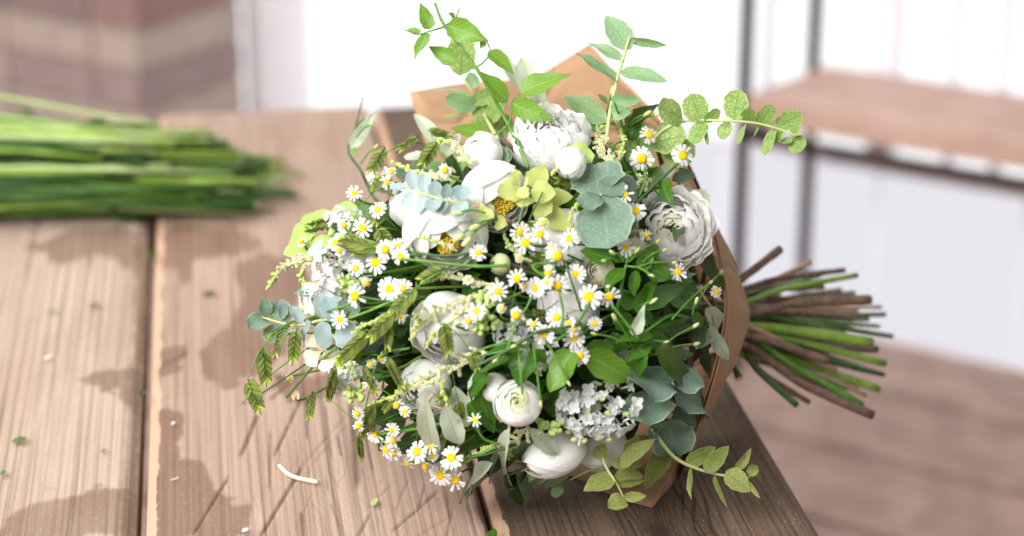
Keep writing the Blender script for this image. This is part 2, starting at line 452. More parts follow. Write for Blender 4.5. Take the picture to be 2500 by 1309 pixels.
for f in feet:
    bar('post', Vector((f.x, f.y, ZF)), Vector((f.x, f.y, 1.3)), 0.0085, M['rust'], rk)
for za in (rackz - 0.075,):
    for f in (foot1, foot2):
        a = Vector((f.x, f.y, za)); bar('rail', a + LD * 0.011, a + LD * (rl - 0.011), 0.009, M['rust'], rk)
    for f in (foot1, foot1 + LD * rl):
        a = Vector((f.x, f.y, za)); bar('rail', a + sdn * 0.011, a + sdn * 0.194, 0.009, M['rust'], rk)
def slab(name, corners, z0, z1, mat, parent, bev=0.003):
    o = parent.location
    V = [Vector((c.x, c.y, z)) - o for z in (z0, z1) for c in corners]
    ob = link(name, mesh(name, V, [(3, 2, 1, 0), (4, 5, 6, 7), (0, 1, 5, 4), (1, 2, 6, 5), (2, 3, 7, 6), (3, 0, 4, 7)], mat, False), parent)
    m = ob.modifiers.new('bevel', 'BEVEL'); m.width = bev; m.segments = 2
    return ob
f1, f2 = foot1 + LD * 0.014 - sdn * 0.02, foot2 + LD * 0.014 + sdn * 0.02
slab('shelf_board', [f1, f1 + LD * (rl - 0.028), f2 + LD * (rl - 0.028), f2], rackz - 0.045, rackz, M['shelf'], rk)

# ------------------------------------------------------------------ the table
TD = Vector((-0.1407, 0.990, 0)).normalized()
SD = Vector((0.990, 0.1407, 0)).normalized()
def st_of(px, py):
    p = on_plane(px, py); return p.dot(SD), p.dot(TD)
s_seam1 = st_of(352, 1309)[0]
s_seam2 = st_of(1200, 1260)[0]
s_edge = (st_of(1765, 890)[0] + st_of(2005, 1309)[0]) / 2
t_far = st_of(385, 283)[1]
t_near = 1.12
rs = np.random.RandomState(5)
def vnoise(x, y, seed=0):
    xi = np.floor(x).astype(np.int64); yi = np.floor(y).astype(np.int64)
    xf, yf = x - xi, y - yi
    def h(a, b):
        n = (a * 374761393 + b * 668265263 + seed * 982451653) & 0x7fffffff
        n = ((n ^ (n >> 13)) * 1274126177) & 0x7fffffff
        return ((n ^ (n >> 16)) & 0xffff) / 65535.0
    u, v = xf * xf * (3 - 2 * xf), yf * yf * (3 - 2 * yf)
    return (h(xi, yi) * (1 - u) + h(xi + 1, yi) * u) * (1 - v) + (h(xi, yi + 1) * (1 - u) + h(xi + 1, yi + 1) * u) * v
def fbm(x, y, o=4, seed=0):
    r = 0; a = 0.5
    for i in range(o):
        r = r + a * vnoise(x, y, seed + i * 17); x = x * 2.03; y = y * 2.03; a *= 0.5
    return r
STAINS = [
    [(60, 600), (190, 556), (300, 556), (350, 590), (345, 655), (250, 640), (210, 645), (110, 630)],
    [(190, 930), (250, 905), (345, 905), (345, 1020), (300, 1000), (290, 945), (220, 945)],
    [(0, 1275), (60, 1240), (200, 1215), (270, 1190), (348, 1180), (340, 1320), (0, 1320)],
    [(380, 556), (560, 556), (650, 590), (600, 622), (480, 640), (450, 690), (400, 640), (372, 630)],
    [(570, 650), (640, 625), (720, 630), (760, 700), (700, 760), (690, 860), (630, 940), (500, 935), (490, 850), (560, 800), (590, 720)],
    [(372, 850), (440, 828), (482, 860), (440, 900), (360, 925)],
    [(350, 990), (420, 980), (455, 1010), (440, 1090), (430, 1115), (515, 1150), (530, 1190), (600, 1220), (612, 1280), (540, 1330), (330, 1330)],
    [(670, 930), (800, 900), (840, 960), (740, 1000), (690, 1000)],
]
SCR = [(1640, 1188, 1735, 1320, 1, 1.3), (1690, 1140, 1640, 1188, .6, 1.0), (375, 905, 465, 855, 1.0, 1.6), (470, 1309, 562, 1158, 1.0, 1.6), (630, 1320, 745, 1130, 1.0, 2.0), (745, 1130, 850, 1010, .5, 1.2), (588, 1115, 632, 1005, 1, 2.4), (668, 1118, 742, 960, .9, 1.8),
       (660, 1195, 662, 1045, .7, 1.4), (752, 1075, 745, 985, .8, 1.4), (812, 1120, 795, 985, .7, 1.4), (836, 1115, 826, 1060, .9, 1.6), (876, 1195, 858, 975, 1, 3.2), (912, 1150, 890, 1040, .7, 1.6),
       (640, 850, 770, 800, .6, 1.3), (655, 980, 770, 880, 1, 1.8), (585, 990, 700, 930, .9, 1.6), (1020, 1255, 1040, 1180, .5, 1.2), (955, 1300, 1075, 1195, .8, 1.6), (745, 1330, 738, 1245, .8, 2.2),
       (870, 1320, 905, 1255, .7, 1.8), (1090, 1320, 1105, 1240, .6, 1.4), (690, 1000, 870, 960, .5, 1.0), (1000, 1320, 1100, 1260, .5, 1.1), (770, 1120, 870, 1020, .35, .9), (900, 1240, 960, 1180, .5, 1.2),
       (975, 1220, 1000, 1170, .5, 1.0), (430, 760, 480, 700, .3, 1.0), (100, 880, 150, 905, .2, .8), (100, 1185, 140, 1195, .4, .9)]
for k in range(26):
    x, y = rnd.uniform(620, 1160), rnd.uniform(1120, 1300)
    a = rnd.uniform(0.7, 2.2); l = rnd.uniform(20, 70)
    SCR.append((x, y, x + math.cos(a) * l, y - math.sin(a) * l, rnd.uniform(.2, .5), rnd.uniform(.6, 1.2)))

def pip(S, T, poly):
    ins = np.zeros(S.shape, bool)
    n = len(poly)
    for i in range(n):
        (x1, y1), (x2, y2) = poly[i], poly[(i + 1) % n]
        c = ((y1 > T) != (y2 > T)) & (S < (x2 - x1) * (T - y1) / ((y2 - y1) + 1e-12) + x1)
        ins ^= c
    return ins
M['wood'] = None
def wood_mat(name, dry1, dry2, wet, grainc, GRA=0.42, MIDA=0.2):
    s = NT(name)
    at_ = lambda k: s.n('ShaderNodeAttribute', attribute_name=k).outputs['Fac']
    mp = s.n('ShaderNodeMapping'); s.t.links.new(s.n('ShaderNodeTexCoord').outputs['Object'], mp.inputs[0]); mp.inputs['Rotation'].default_value = (0, 0, -math.radians(8.08))
    tc = mp.outputs[0]
    big = s.noise(s.scale(tc, (9, 2.2, 9)), 1.0, 4, 0.6)
    fine = s.noise(s.scale(tc, (430, 2.5, 90)), 1.0, 2, 0.5)
    speck = s.noise(s.scale(tc, (1.5, 0.7, 1)), 330, 4, 0.75)
    col = s.mix(s.ramp(big, 0.32, 0.68), dry1, dry2)
    mid = s.noise(s.scale(tc, (200, 1.2, 60)), 1.0, 3, 0.6)
    col = s.mix(s.math('MULTIPLY', s.ramp(mid, 0.48, 0.66), MIDA), col, grainc)
    col = s.mix(s.math('MULTIPLY', at_('grain'), GRA), col, grainc)
    col = s.mix(s.math('MULTIPLY', s.ramp(fine, 0.5, 0.64), 0.3), col, grainc)
    pale = s.noise(s.scale(tc, (60, 4, 20)), 1.0, 4, 0.6)
    col = s.mix(s.math('MULTIPLY', s.ramp(pale, 0.55, 0.8), 0.45), col, srgb(214, 196, 182))
    wetc = s.mix(s.ramp(fine, 0.3, 0.8), wet, s.mix(0.35, wet, grainc))
    st = at_('stain')
    col = s.mix(s.math('MULTIPLY', st, 0.86), col, wetc)
    col = s.mix(s.math('MULTIPLY', at_('edge'), 0.85), col, srgb(216, 178, 150))
    col = s.mix(s.math('MULTIPLY', at_('dirt'), 0.8), col, srgb(112, 90, 68))
    col = s.mix(s.math('MULTIPLY', s.ramp(speck, 0.58, 0.72), 0.42), col, srgb(96, 74, 60))
    col = s.mix(s.math('MULTIPLY', s.ramp(s.noise(tc, 300, 4, 0.7), 0.56, 0.7), 0.3), col, srgb(222, 204, 190))
    col = s.mix(s.math('MULTIPLY', at_('knot'), 0.9), col, srgb(62, 48, 40))
    col = s.mix(s.math('MULTIPLY', at_('groove'), 0.75), col, srgb(82, 60, 44))
    h = s.math('ADD', s.math('MULTIPLY', fine, 0.6), s.math('MULTIPLY', speck, 0.5))
    col = s.mix(1.0, col, (.77, .75, .72, 1), 'MULTIPLY')
    ro = s.math('SUBTRACT', 0.75, s.math('MULTIPLY', st, 0.2))
    return s.finish(col, ro, s.bump(h, 0.6, 0.0016), 0, None, 0.3)
WOODS = [wood_mat('pale_bleached_plank', srgb(204, 185, 168), srgb(186, 163, 145), srgb(124, 94, 74), srgb(112, 88, 70)),
         wood_mat('pinkish_plank', srgb(196, 171, 155), srgb(178, 150, 134), srgb(124, 90, 72), srgb(104, 78, 62)),
         wood_mat('weathered_grey_plank', srgb(132, 110, 92), srgb(102, 82, 66), srgb(92, 72, 58), srgb(52, 38, 29), 0.85, 0.5)]
tbl = thing('wooden_table', Vector((0, 0, 0)), 'old plank table scored with knife marks and dark damp stains', 'table')
def plank(s0, s1, t0, t1, seed, mat, ds, fine_t, left_edge, right_edge, knots=(), period=0.0085):
    ss = np.concatenate([[s0, s0 + 0.0004], np.arange(s0 + ds, s1 - ds * 0.6, ds), [s1 - 0.0004, s1]])
    ts = [t0]
    while ts[-1] < t1:
        ts.append(ts[-1] + (fine_t if ts[-1] < 1.75 else fine_t * 3))
    ts[-1] = t1
    ts = np.array([ts[0]] + ts + [ts[-1]]); ss = np.concatenate([[ss[0]], ss, [ss[-1]]])
    S, T = np.meshgrid(ss, ts)
    warp = (fbm(S * 5, T * 1.0, 2, seed) - 0.45) * 0.03
    ksum = np.zeros_like(S)
    Sg = S + warp
    for (kp, kr) in knots:
        ks, kt = kp
        r2 = ((S - ks) / kr) ** 2 + ((T - kt) / (kr * 1.7)) ** 2
        Sg = Sg + (S - ks) * 0.9 * np.exp(-r2 * 0.35)
        ksum = np.maximum(ksum, np.exp(-r2 * 2.2))
    g = Sg / period
    ring = 0.5 + 0.5 * np.sin(2 * math.pi * (g + 3.2 * fbm(S * 32, T * 0.35, 2, seed + 3)))
    pres = np.clip((fbm(S * 90, T * 2.0, 2, seed + 9) - 0.18) * 2.4, 0, 1)
    grain = (np.clip((ring - 0.8) / 0.12, 0, 1) * 0.9 + 0.3 * np.clip((ring - 0.3) / 0.7, 0, 1)) * pres
    Z = -0.0004 * grain - 0.0012 * (fbm(S * 14, T * 6, 3, seed + 5) - 0.5)
    # edges: worn bevel, chipped
    chip = fbm(S * 3, T * 45, 4, seed + 21)
    dl, dr = S - s0, s1 - S
    wl_ = left_edge * (0.6 + 1.0 * chip); wr_ = right_edge * (0.6 + 1.0 * chip)
    el = np.clip(1 - dl / wl_, 0, 1); er = np.clip(1 - dr / wr_, 0, 1)
    Z = Z - 0.006 * el ** 1.3 - 0.006 * er ** 1.3
    groove = np.zeros_like(S)
    for (x0, y0, x1, y1, dep, wd) in SCR:
        a = np.array(st_of(x0, y0)); b = np.array(st_of(x1, y1))
        if max(a[0], b[0]) < s0 or min(a[0], b[0]) > s1: continue
        d = b - a; L2 = d.dot(d)
        u = np.clip(((S - a[0]) * d[0] + (T - a[1]) * d[1]) / L2, 0, 1)
        dist = np.hypot(S - a[0] - u * d[0], T - a[1] - u * d[1]) + 0.0006 * (vnoise(S * 300, T * 200, 3) - 0.5)
        prof = np.clip(1 - dist / (wd * 0.0011), 0, 1) * dep * np.clip(np.minimum(u, 1 - u) * 8 + 0.15, 0, 1)
        groove = np.maximum(groove, prof)
    # season cracks along the grain
    cr = np.clip((np.sin(2 * math.pi * (Sg / 0.031 + seed * 0.37)) - 0.985) / 0.015, 0, 1) * np.clip((fbm(S * 30, T * 4, 2, seed + 40) - 0.45) * 6, 0, 1)
    groove = np.maximum(groove, cr * 0.8)
    Z = Z - 0.0018 * groove
    stain = np.zeros_like(S)
    Sw = S + (fbm(S * 60, T * 30, 4, 77) - 0.47) * 0.02 + (fbm(S * 180, T * 60, 2, 75) - 0.4) * 0.006
    Tw = T + (fbm(S * 40, T * 40, 4, 99) - 0.47) * 0.06
    for poly in STAINS:
        pts = [st_of(*p) for p in poly]
        stain = np.maximum(stain, pip(Sw, Tw, pts).astype(float))
    for _ in range(2):
        q = stain.copy()
        q[1:-1, 1:-1] = (stain[1:-1, 1:-1] * 2 + stain[:-2, 1:-1] + stain[2:, 1:-1] + stain[1:-1, :-2] + stain[1:-1, 2:]) / 6
        stain = q
    stain *= 0.72 + 0.5 * (fbm(S * 30, T * 12, 3, 55) - 0.3)
    dirt = np.clip(er, 0, 1) ** 0.6 * (0.5 + 0.7 * fbm(S * 100, T * 30, 3, 66)) 
    Z = Z - 0.0015 * ksum
    # skirt round the top sheet
    Z[0, :] = Z[-1, :] = -0.042; Z[:, 0] = Z[:, -1] = -0.042
    nt, ns = S.shape
    V = np.stack([S * SD.x + T * TD.x, S * SD.y + T * TD.y, Z], -1).reshape(-1, 3)
    i = np.arange(nt * ns).reshape(nt, ns)
    F = np.stack([i[:-1, :-1], i[:-1, 1:], i[1:, 1:], i[1:, :-1]], -1).reshape(-1, 4)
    me = bpy.data.meshes.new('plank')
    me.vertices.add(len(V)); me.vertices.foreach_set('co', V.astype(np.float32).ravel())
    me.loops.add(F.size); me.loops.foreach_set('vertex_index', F.astype(np.int32).ravel())
    me.polygons.add(len(F)); me.polygons.foreach_set('loop_start', np.arange(0, F.size, 4, dtype=np.int32))
    me.polygons.foreach_set('loop_total', np.full(len(F), 4, np.int32))
    me.polygons.foreach_set('use_smooth', np.ones(len(F), bool))
    me.update(calc_edges=True)
    el_c = (el > 0.02).astype(float) if left_edge > 0.006 else el * 0.3
    for nm, arr in (('stain', stain), ('groove', groove), ('edge', np.clip(el_c, 0, 1)), ('dirt', np.clip(dirt, 0, 1)), ('knot', np.clip(ksum * 1.3 * (0.6 + 0.8 * fbm(S * 300, T * 300, 2, 8)), 0, 1)), ('grain', np.clip(grain, 0, 1))):
        at_ = me.attributes.new(nm, 'FLOAT', 'POINT'); at_.data.foreach_set('value', arr.astype(np.float32).ravel())
    me.materials.append(mat)
    return link('plank', me, tbl)
plank(s_seam1 - 0.235, s_seam1 - 0.006, t_near, t_far, 11, WOODS[0], 0.0013, 0.0024, 0.004, 0.011)
plank(s_seam1 + 0.001, s_seam2 - 0.004, t_near, t_far + 0.004, 23, WOODS[1], 0.0010, 0.0022, 0.0068, 0.004, (), 0.0075)
plank(s_seam2 + 0.001, s_edge, t_near, t_far - 0.003, 37, WOODS[2], 0.0008, 0.0024, 0.0062, 0.006,
      [(st_of(1612, 1297), 0.016), ((s_seam2 + 0.05, 1.95), 0.02)], 0.0052)
plank(s_seam1 - 0.475, s_seam1 - 0.241, t_near, t_far, 51, WOODS[0], 0.004, 0.012, 0.004, 0.008)
# the frame under the planks
def tbox(name, s0, s1, t0, t1, z0, z1):
    V = [(SD * a + TD * b + Vector((0, 0, z))) for z in (z0, z1) for a, b in ((s0, t0), (s1, t0), (s1, t1), (s0, t1))]
    link(name, mesh(name, V, [(3, 2, 1, 0), (4, 5, 6, 7), (0, 1, 5, 4), (1, 2, 6, 5), (2, 3, 7, 6), (3, 0, 4, 7)], M['brown'], False), tbl)
for t in (1.2, t_far - 0.12):
    tbox('cross_rail', s_seam1 - 0.44, s_edge - 0.05, t, t + 0.06, -0.13, -0.043)
    for a in (s_seam1 - 0.43, s_edge - 0.13):
        tbox('leg', a, a + 0.06, t + 0.001, t + 0.059, ZF, -0.131)

# ------------------------------------------------------------------ leaf, petal and stem builders
SHAPES = {'round': (0.5, 0.46), 'ovate': (0.55, 0.85), 'acum': (0.5, 1.15), 'lance': (0.75, 0.75), 'ellip': (0.6, 0.6), 'tri': (0.35, 0.8), 'blade': (0.3, 0.7)}
def leaf_geo(L, W, shape, fold=0.15, curl=0.1, wave=0.0, seed=0, nu=6, nv=11, bend=0.0):
    a, b = SHAPES[shape]
    pk = (a / (a + b)) ** a * (b / (a + b)) ** b
    V, F, U = [], [], []
    ph = seed * 1.7
    for j in range(nv + 1):
        v = j / nv
        w = W * 0.5 * (v ** a) * ((1 - v) ** b) / pk
        w *= 1 + 0.05 * math.sin(v * 21 + ph)
        for i in range(nu + 1):
            u = i / nu * 2 - 1
            z = fold * abs(u) ** 1.4 * w - curl * L * v * v + 0.25 * curl * L * v
            z += wave * W * abs(u) * math.sin(v * 9 + ph + (1.3 if u > 0 else 0))
            x = u * w + bend * L * v * v
            V.append(Vector((x, v * L, z))); U.append((i / nu, v))
    n1 = nu + 1
    for j in range(nv):
        for i in range(nu):
            F.append((j * n1 + i, j * n1 + i + 1, (j + 1) * n1 + i + 1, (j + 1) * n1 + i))
    return V, F, U
def frame(b, t, roll=0.0, hint=None):
    y = (t - b).normalized()
    mid = (b + t) / 2
    n = hint if hint is not None else ((CAM - mid).normalized() * 0.75 + Vector((0, 0, 1)) * 0.35 + Vector((-0.15, 0, 0)))
    x = y.cross(n)
    if x.length < 1e-3: x = y.cross(Vector((0, 0, 1)))
    x.normalize(); z = x.cross(y)
    m = Matrix((x, y, z)).transposed()
    m = m @ Matrix.Rotation(math.radians(roll), 3, 'Y')
    return m
def leaf(parent, b, t, W, shape, mat, roll=0.0, fold=0.15, curl=0.08, wave=0.0, bend=0.0, name='leaf'):
    b, t = Vector(b), Vector(t)
    L = (t - b).length
    V, F, U = leaf_geo(L, W, shape, fold, curl, wave, rnd.random() * 50, bend=bend)
    m = frame(b, t, roll)
    o = parent.location
    V = [m @ v + b - o for v in V]
    return link(name, mesh(name, V, F, mat, True, U), parent)
def shell_petal(R=1.0, kz=1.0, th_top=0.5, az=0.9, flare=0.0, ruf=0.0, tip=0.25, pw=2.5, seed=0, mat=None, nu=10, nv=10, th_bot=math.pi):
    V, F, U = [], [], []
    for j in range(nv + 1):
        for i in range(nu + 1):
            t = i / nu * 2 - 1
            smax = 1 - tip * abs(t) ** pw
            sv = j / nv * smax
            th = th_bot - sv * (th_bot - th_top)
            aw = az * (0.3 + 0.7 * math.sin(math.pi / 2 * min(1, sv * 1.7)))
            r = R * (1 + flare * sv ** 4)
            nzv = mnoise.noise(Vector((t * 2.2 + seed * 3.1, sv * 2.5, seed)))
            r *= 1 + ruf * nzv * sv * sv * 2 + 0.02 * mnoise.noise(Vector((t * 1.1, sv, seed * 7)))
            r *= 1 + ruf * 0.5 * math.sin(t * 9 + seed) * sv ** 5
            a = t * aw
            V.append(Vector((r * math.sin(th) * math.cos(a), r * math.sin(th) * math.sin(a), r * kz * math.cos(th))))
            U.append((i / nu, sv))
    n1 = nu + 1
    for j in range(nv):
        for i in range(nu):
            F.append((j * n1 + i, j * n1 + i + 1, (j + 1) * n1 + i + 1, (j + 1) * n1 + i))
    return mesh('petal', V, F, mat, True, U)
def ball_geo(c, r, k=1.0, axis=Vector((0, 0, 1)), seg=8, rings=5):
    V, F = [], []
    z = axis.normalized(); x = z.orthogonal().normalized(); y = z.cross(x)
    for j in range(rings + 1):
        th = math.pi * j / rings
        for i in range(seg):
            a = 2 * math.pi * i / seg
            V.append(c + (x * math.cos(a) + y * math.sin(a)) * (r * math.sin(th)) + z * (r * k * math.cos(th)))
    for j in range(rings):
        for i in range(seg):
            F.append((j * seg + i, (j + 1) * seg + i, (j + 1) * seg + (i + 1) % seg, j * seg + (i + 1) % seg))
    return V, F
def joined(name, geos, mat, parent):
    V, F = [], []
    for v, f in geos:
        n = len(V); V += v; F += [tuple(i + n for i in q) for q in f]
    return link(name, mesh(name, V, F, mat, True), parent)

# stem ends seen beyond the paper neck: (px, py, depth, radius mm, material)
ENDS = [(1905, 608, 1.80, 3.6, 'brown'), (1980, 640, 1.86, 2.4, 'tan'), (2060, 660, 1.88, 2.6, 'brown'), (2092, 672, 1.84, 2.6, 'brightstem'), (2124, 732, 1.82, 4.6, 'brown'),
        (2150, 750, 1.90, 1.8, 'tan'), (2160, 768, 1.92, 2.4, 'darkstem'), (2146, 797, 1.90, 2.0, 'stem'), (2178, 821, 1.90, 2.2, 'darkstem'), (2128, 836, 1.80, 5.2, 'brightstem'),
        (2140, 853, 1.84, 3.6, 'brown'), (2160, 887, 1.82, 3.4, 'brightstem'), (2157, 915, 1.84, 2.8, 'darkstem'), (2145, 950, 1.83, 3.8, 'brightstem'), (2114, 966, 1.86, 2.0, 'tan'),
        (2104, 988, 1.80, 3.2, 'stem'), (2130, 1014, 1.79, 4.6, 'brown'), (1946, 990, 1.76, 3.0, 'darkstem'), (1975, 982, 1.80, 2.8, 'brown'), (1806, 926, 1.72, 3.2, 'darkstem'),
        (2000, 670, 1.92, 3.0, 'stem'), (2050, 710, 1.95, 3.6, 'brown'), (2090, 760, 1.94, 3.0, 'tan'), (2080, 790, 1.93, 3.2, 'brown'), (2060, 815, 1.86, 3.6, 'stem'),
        (2100, 870, 1.88, 3.0, 'brown'), (2110, 900, 1.90, 3.2, 'stem'), (2070, 930, 1.87, 3.2, 'darkstem'), (2060, 950, 1.84, 3.4, 'brightstem'), (2030, 965, 1.85, 3.0, 'brown'),
        (1940, 690, 1.93, 4.5, 'brown'), (1990, 740, 1.96, 3.4, 'darkstem'), (2030, 760, 1.9, 3.0, 'tan'), (2020, 880, 1.78, 3.6, 'brown'), (2040, 905, 1.8, 3.0, 'tan'),
        (1900, 720, 1.9, 4.0, 'tan'), (2075, 845, 1.95, 3.4, 'darkstem'), (2095, 940, 1.92, 3.0, 'brown'), (2120, 780, 1.86, 2.4, 'brown'), (2010, 700, 1.85, 2.2, 'darkstem'), (2085, 715, 1.9, 2.0, 'brown')]
end_i = [0]
def long_stem(root, start, direction=None, r=None, name='stem'):
    """a part that runs from the flower through the paper neck to its cut end"""
    if end_i[0] >= len(ENDS):
        px, py, Z, mm, mk = rnd.uniform(1930, 2080), rnd.uniform(720, 930), rnd.uniform(1.84, 1.93), rnd.uniform(1.8, 2.8), rnd.choice(['brown', 'stem', 'darkstem', 'tan'])
    else:
        px, py, Z, mm, mk = ENDS[end_i[0]]
    end_i[0] += 1
    e = at(px, py, Z - .085)
    q = e - NECK; along = q.dot(AXIS); side = q - AXIS * along
    nk = NECK + side * 0.24 + Vector((rnd.uniform(-1, 1), rnd.uniform(-1, 1), rnd.uniform(-1, 1))) * 0.008
    m1 = start.lerp(nk, 0.5) + AXIS.cross(Vector((0, 0, 1))) * rnd.uniform(-0.008, 0.008)
    bend = Vector((rnd.uniform(-1, 1), 0, rnd.uniform(-1, 1))) * 0.004
    m2 = nk.lerp(e, 0.5) + bend
    rr = mm / 1000.0 * 0.92
    return cap_end(tube(name, [start, m1, nk, m2, e], min(rr, r or rr), rr, M[mk], root, 7, 8, 0.3))

# ------------------------------------------------------------------ paper wrap
RIM_IN = [(1120, 620, 1.68), (1085, 520, 1.69), (1052, 400, 1.69), (1000, 226, 1.70), (1130, 205, 1.72), (1275, 196, 1.74), (1380, 206, 1.74), (1480, 235, 1.72), (1590, 290, 1.68), (1668, 390, 1.64), (1722, 520, 1.60), (1756, 650, 1.565), (1768, 760, 1.55), (1742, 900, 1.53), (1690, 1060, 1.52), (1640, 1150, 1.525)]
RIM_OUT = [(1265, 215, 1.76), (1330, 176, 1.765), (1440, 108, 1.765), (1505, 180, 1.735), (1600, 278, 1.69), (1680, 395, 1.645), (1731, 520, 1.604), (1763, 655, 1.569), (1775, 765, 1.554), (1749, 903, 1.532), (1696, 1066, 1.522), (1655, 1175, None), (1592, 1240, None), (1500, 1212, None), (1370, 1152, None), (1240, 1120, None)]
paper = thing('paper_wrap', NECK, 'brown kraft paper cone wrapped round the bouquet with a pointed corner', 'wrapping paper')
def paper_sheet(rim, rad, bulge, seed, corners):
    pts = []
    for (x, y, Z) in rim:
        if Z is None:
            p = on_plane(x, y, 0.003)
        else: p = at(x, y, Z)
        pts.append(p)
    cut = [0] + [c for c in corners] + [len(pts) - 1]
    dense = []
    for a, b in zip(cut[:-1], cut[1:]):
        d = catmull(pts[a:b + 1], 8)
        dense += d if not dense else d[1:]
    V, F = [], []
    nv = 16
    for i, p in enumerate(dense):
        q = p - NECK; al = q.dot(AXIS); side = (q - AXIS * al).normalized()
        n0 = NECK + side * rad + AXIS * 0.012
        for j in range(nv + 1):
            v = j / nv
            w = n0.lerp(p, v) + side * (bulge * math.sin(math.pi * v) * (1 - v * 0.3))
            fo = mnoise.noise(Vector((i * 0.17 + seed, v * 1.5, seed))) * 0.006 * math.sin(math.pi * min(1, v * 1.2)) * (1 - v * 0.5)
            w = w + side * fo
            if w.z < 0.0025: w.z = 0.0025 + 0.002 * abs(mnoise.noise(w * 30)) if w.dot(SD) < s_edge - 0.003 else w.z
            V.append(w - NECK)
    for i in range(len(dense) - 1):
        for j in range(nv):
            F.append((i * (nv + 1) + j, i * (nv + 1) + j + 1, (i + 1) * (nv + 1) + j + 1, (i + 1) * (nv + 1) + j))
    o = link('paper_sheet', mesh('paper_sheet', V, F, M['kraft']), paper)
    m = o.modifiers.new('thickness', 'SOLIDIFY'); m.thickness = 0.0005; m.offset = 0
    return o
paper_sheet(RIM_IN, 0.024, 0.003, 1.0, [3])
paper_sheet(RIM_OUT, 0.026, 0.004, 4.0, [2, 12])

# ------------------------------------------------------------------ filler foliage deep in the bouquet
FK = [('dark', 'ovate', .5, 'dark green'), ('olivetop', 'lance', .24, 'narrow grey-green'), ('jas', 'acum', .42, 'bright green'), ('dark', 'ellip', .46, 'blackish green')]
FM = []
for k, (mk, sh, w_, nm) in enumerate(FK):
    row = []
    for q in range(3):
        V, F, U = leaf_geo(1.0, w_ * (0.9 + .15 * q), sh, 0.15, 0.15, 0.05, k * 3 + q, 4, 7)
        row.append(mesh('leaf', V, F, M[mk], True, U))
    FM.append(row)
PLACES = [(1342, 338, 'the ruffled peony'), (1085, 568, 'the smooth cupped peony'), (1208, 478, 'the lime yellow rosette'), (1640, 562, 'the layered double ranunculus'), (1468, 480, 'the silver-green rosette'), (1378, 620, 'the middle chamomile heads'), (1390, 742, 'the pale peony by the jasmine'), (1600, 760, 'the long jasmine leaves'), (1095, 800, 'the veiled cream peony'), (1265, 985, 'the round swirled ranunculus'), (1352, 1112, 'the lying tulip'), (1455, 995, 'the dense lilac cluster'), (1640, 950, 'the curling silver-green leaves'), (835, 645, 'the soft white lilac'), (740, 790, 'the sagging blue-grey leaves'), (880, 930, 'the low white lilac'), (1000, 1080, 'the lowest chamomile heads'), (1040, 460, 'the blue-grey leaf branch'), (1180, 700, 'the green ranunculus bud'), (950, 700, 'the sea oat heads'), (1560, 400, 'the top chamomile heads')]
def pixel_of(p):
    q = p - CAM; z = q.dot(FWD)
    return 1250 + q.dot(RGT) / z * FPX, 654.5 - q.dot(UPV) / z * FPX
def sprig_filler(n_sprigs):
    n = 0
    while n < n_sprigs:
        d = Vector((rnd.gauss(0, 1), rnd.gauss(0, 1), rnd.gauss(0, 1))).normalized()
        if d.dot((CAM - HC).normalized()) < -0.1 or d.z < -0.9 or d.dot(AXIS) > 0.35: continue
        if d.z > 0.2 and rnd.random() < .4: continue
        n += 1
        k = rnd.choices([0, 1, 2, 3], [4, 2, 3, 2])[0]
        rf = rnd.uniform(0.70, 0.82)
        tip = Vector([HC[i] + d[i] * HR[i] * rf for i in range(3)])
        tip.z = max(tip.z, .02)
        base = tip.lerp(NECK, 0.45)
        x, y = pixel_of(tip)
        pl = min(PLACES, key=lambda q: (q[0] - x) ** 2 + (q[1] - y) ** 2)[2]
        root = thing('filler_sprig', base, FK[k][3] + ' filler leaves tucked deep behind ' + pl, 'foliage', FK[k][3] + ' filler sprigs behind ' + pl)
        path = catmull([base, base.lerp(tip, 0.5) + Vector((0, 0, 0.006)), tip], 5)
        V, F, U = tube_data(path, 0.0016, 0.0008, 5, 0, base)
        link('stem', mesh('stem', V, F, M['darkstem'], True, U), root)
        for q in range(12):
            f = rnd.uniform(0.35, 1.0)
            p = path[min(int(f * (len(path) - 1)), len(path) - 1)]
            out = (p - HC).normalized() * 0.4 + Vector((rnd.gauss(0, 1), rnd.gauss(0, 1), rnd.gauss(0, 1))) * 0.5
            out.normalize()
            L = rnd.uniform(0.024, 0.042)
            e = p + out * L
            if e.z < 0.006: continue
            m3 = frame(p, e, rnd.uniform(-50, 50))
            m4 = Matrix.Translation(p - base) @ (m3 @ Matrix.Scale(L, 3)).to_4x4()
            link('leaf', rnd.choice(FM[k]), root, m4)
sprig_filler(125)

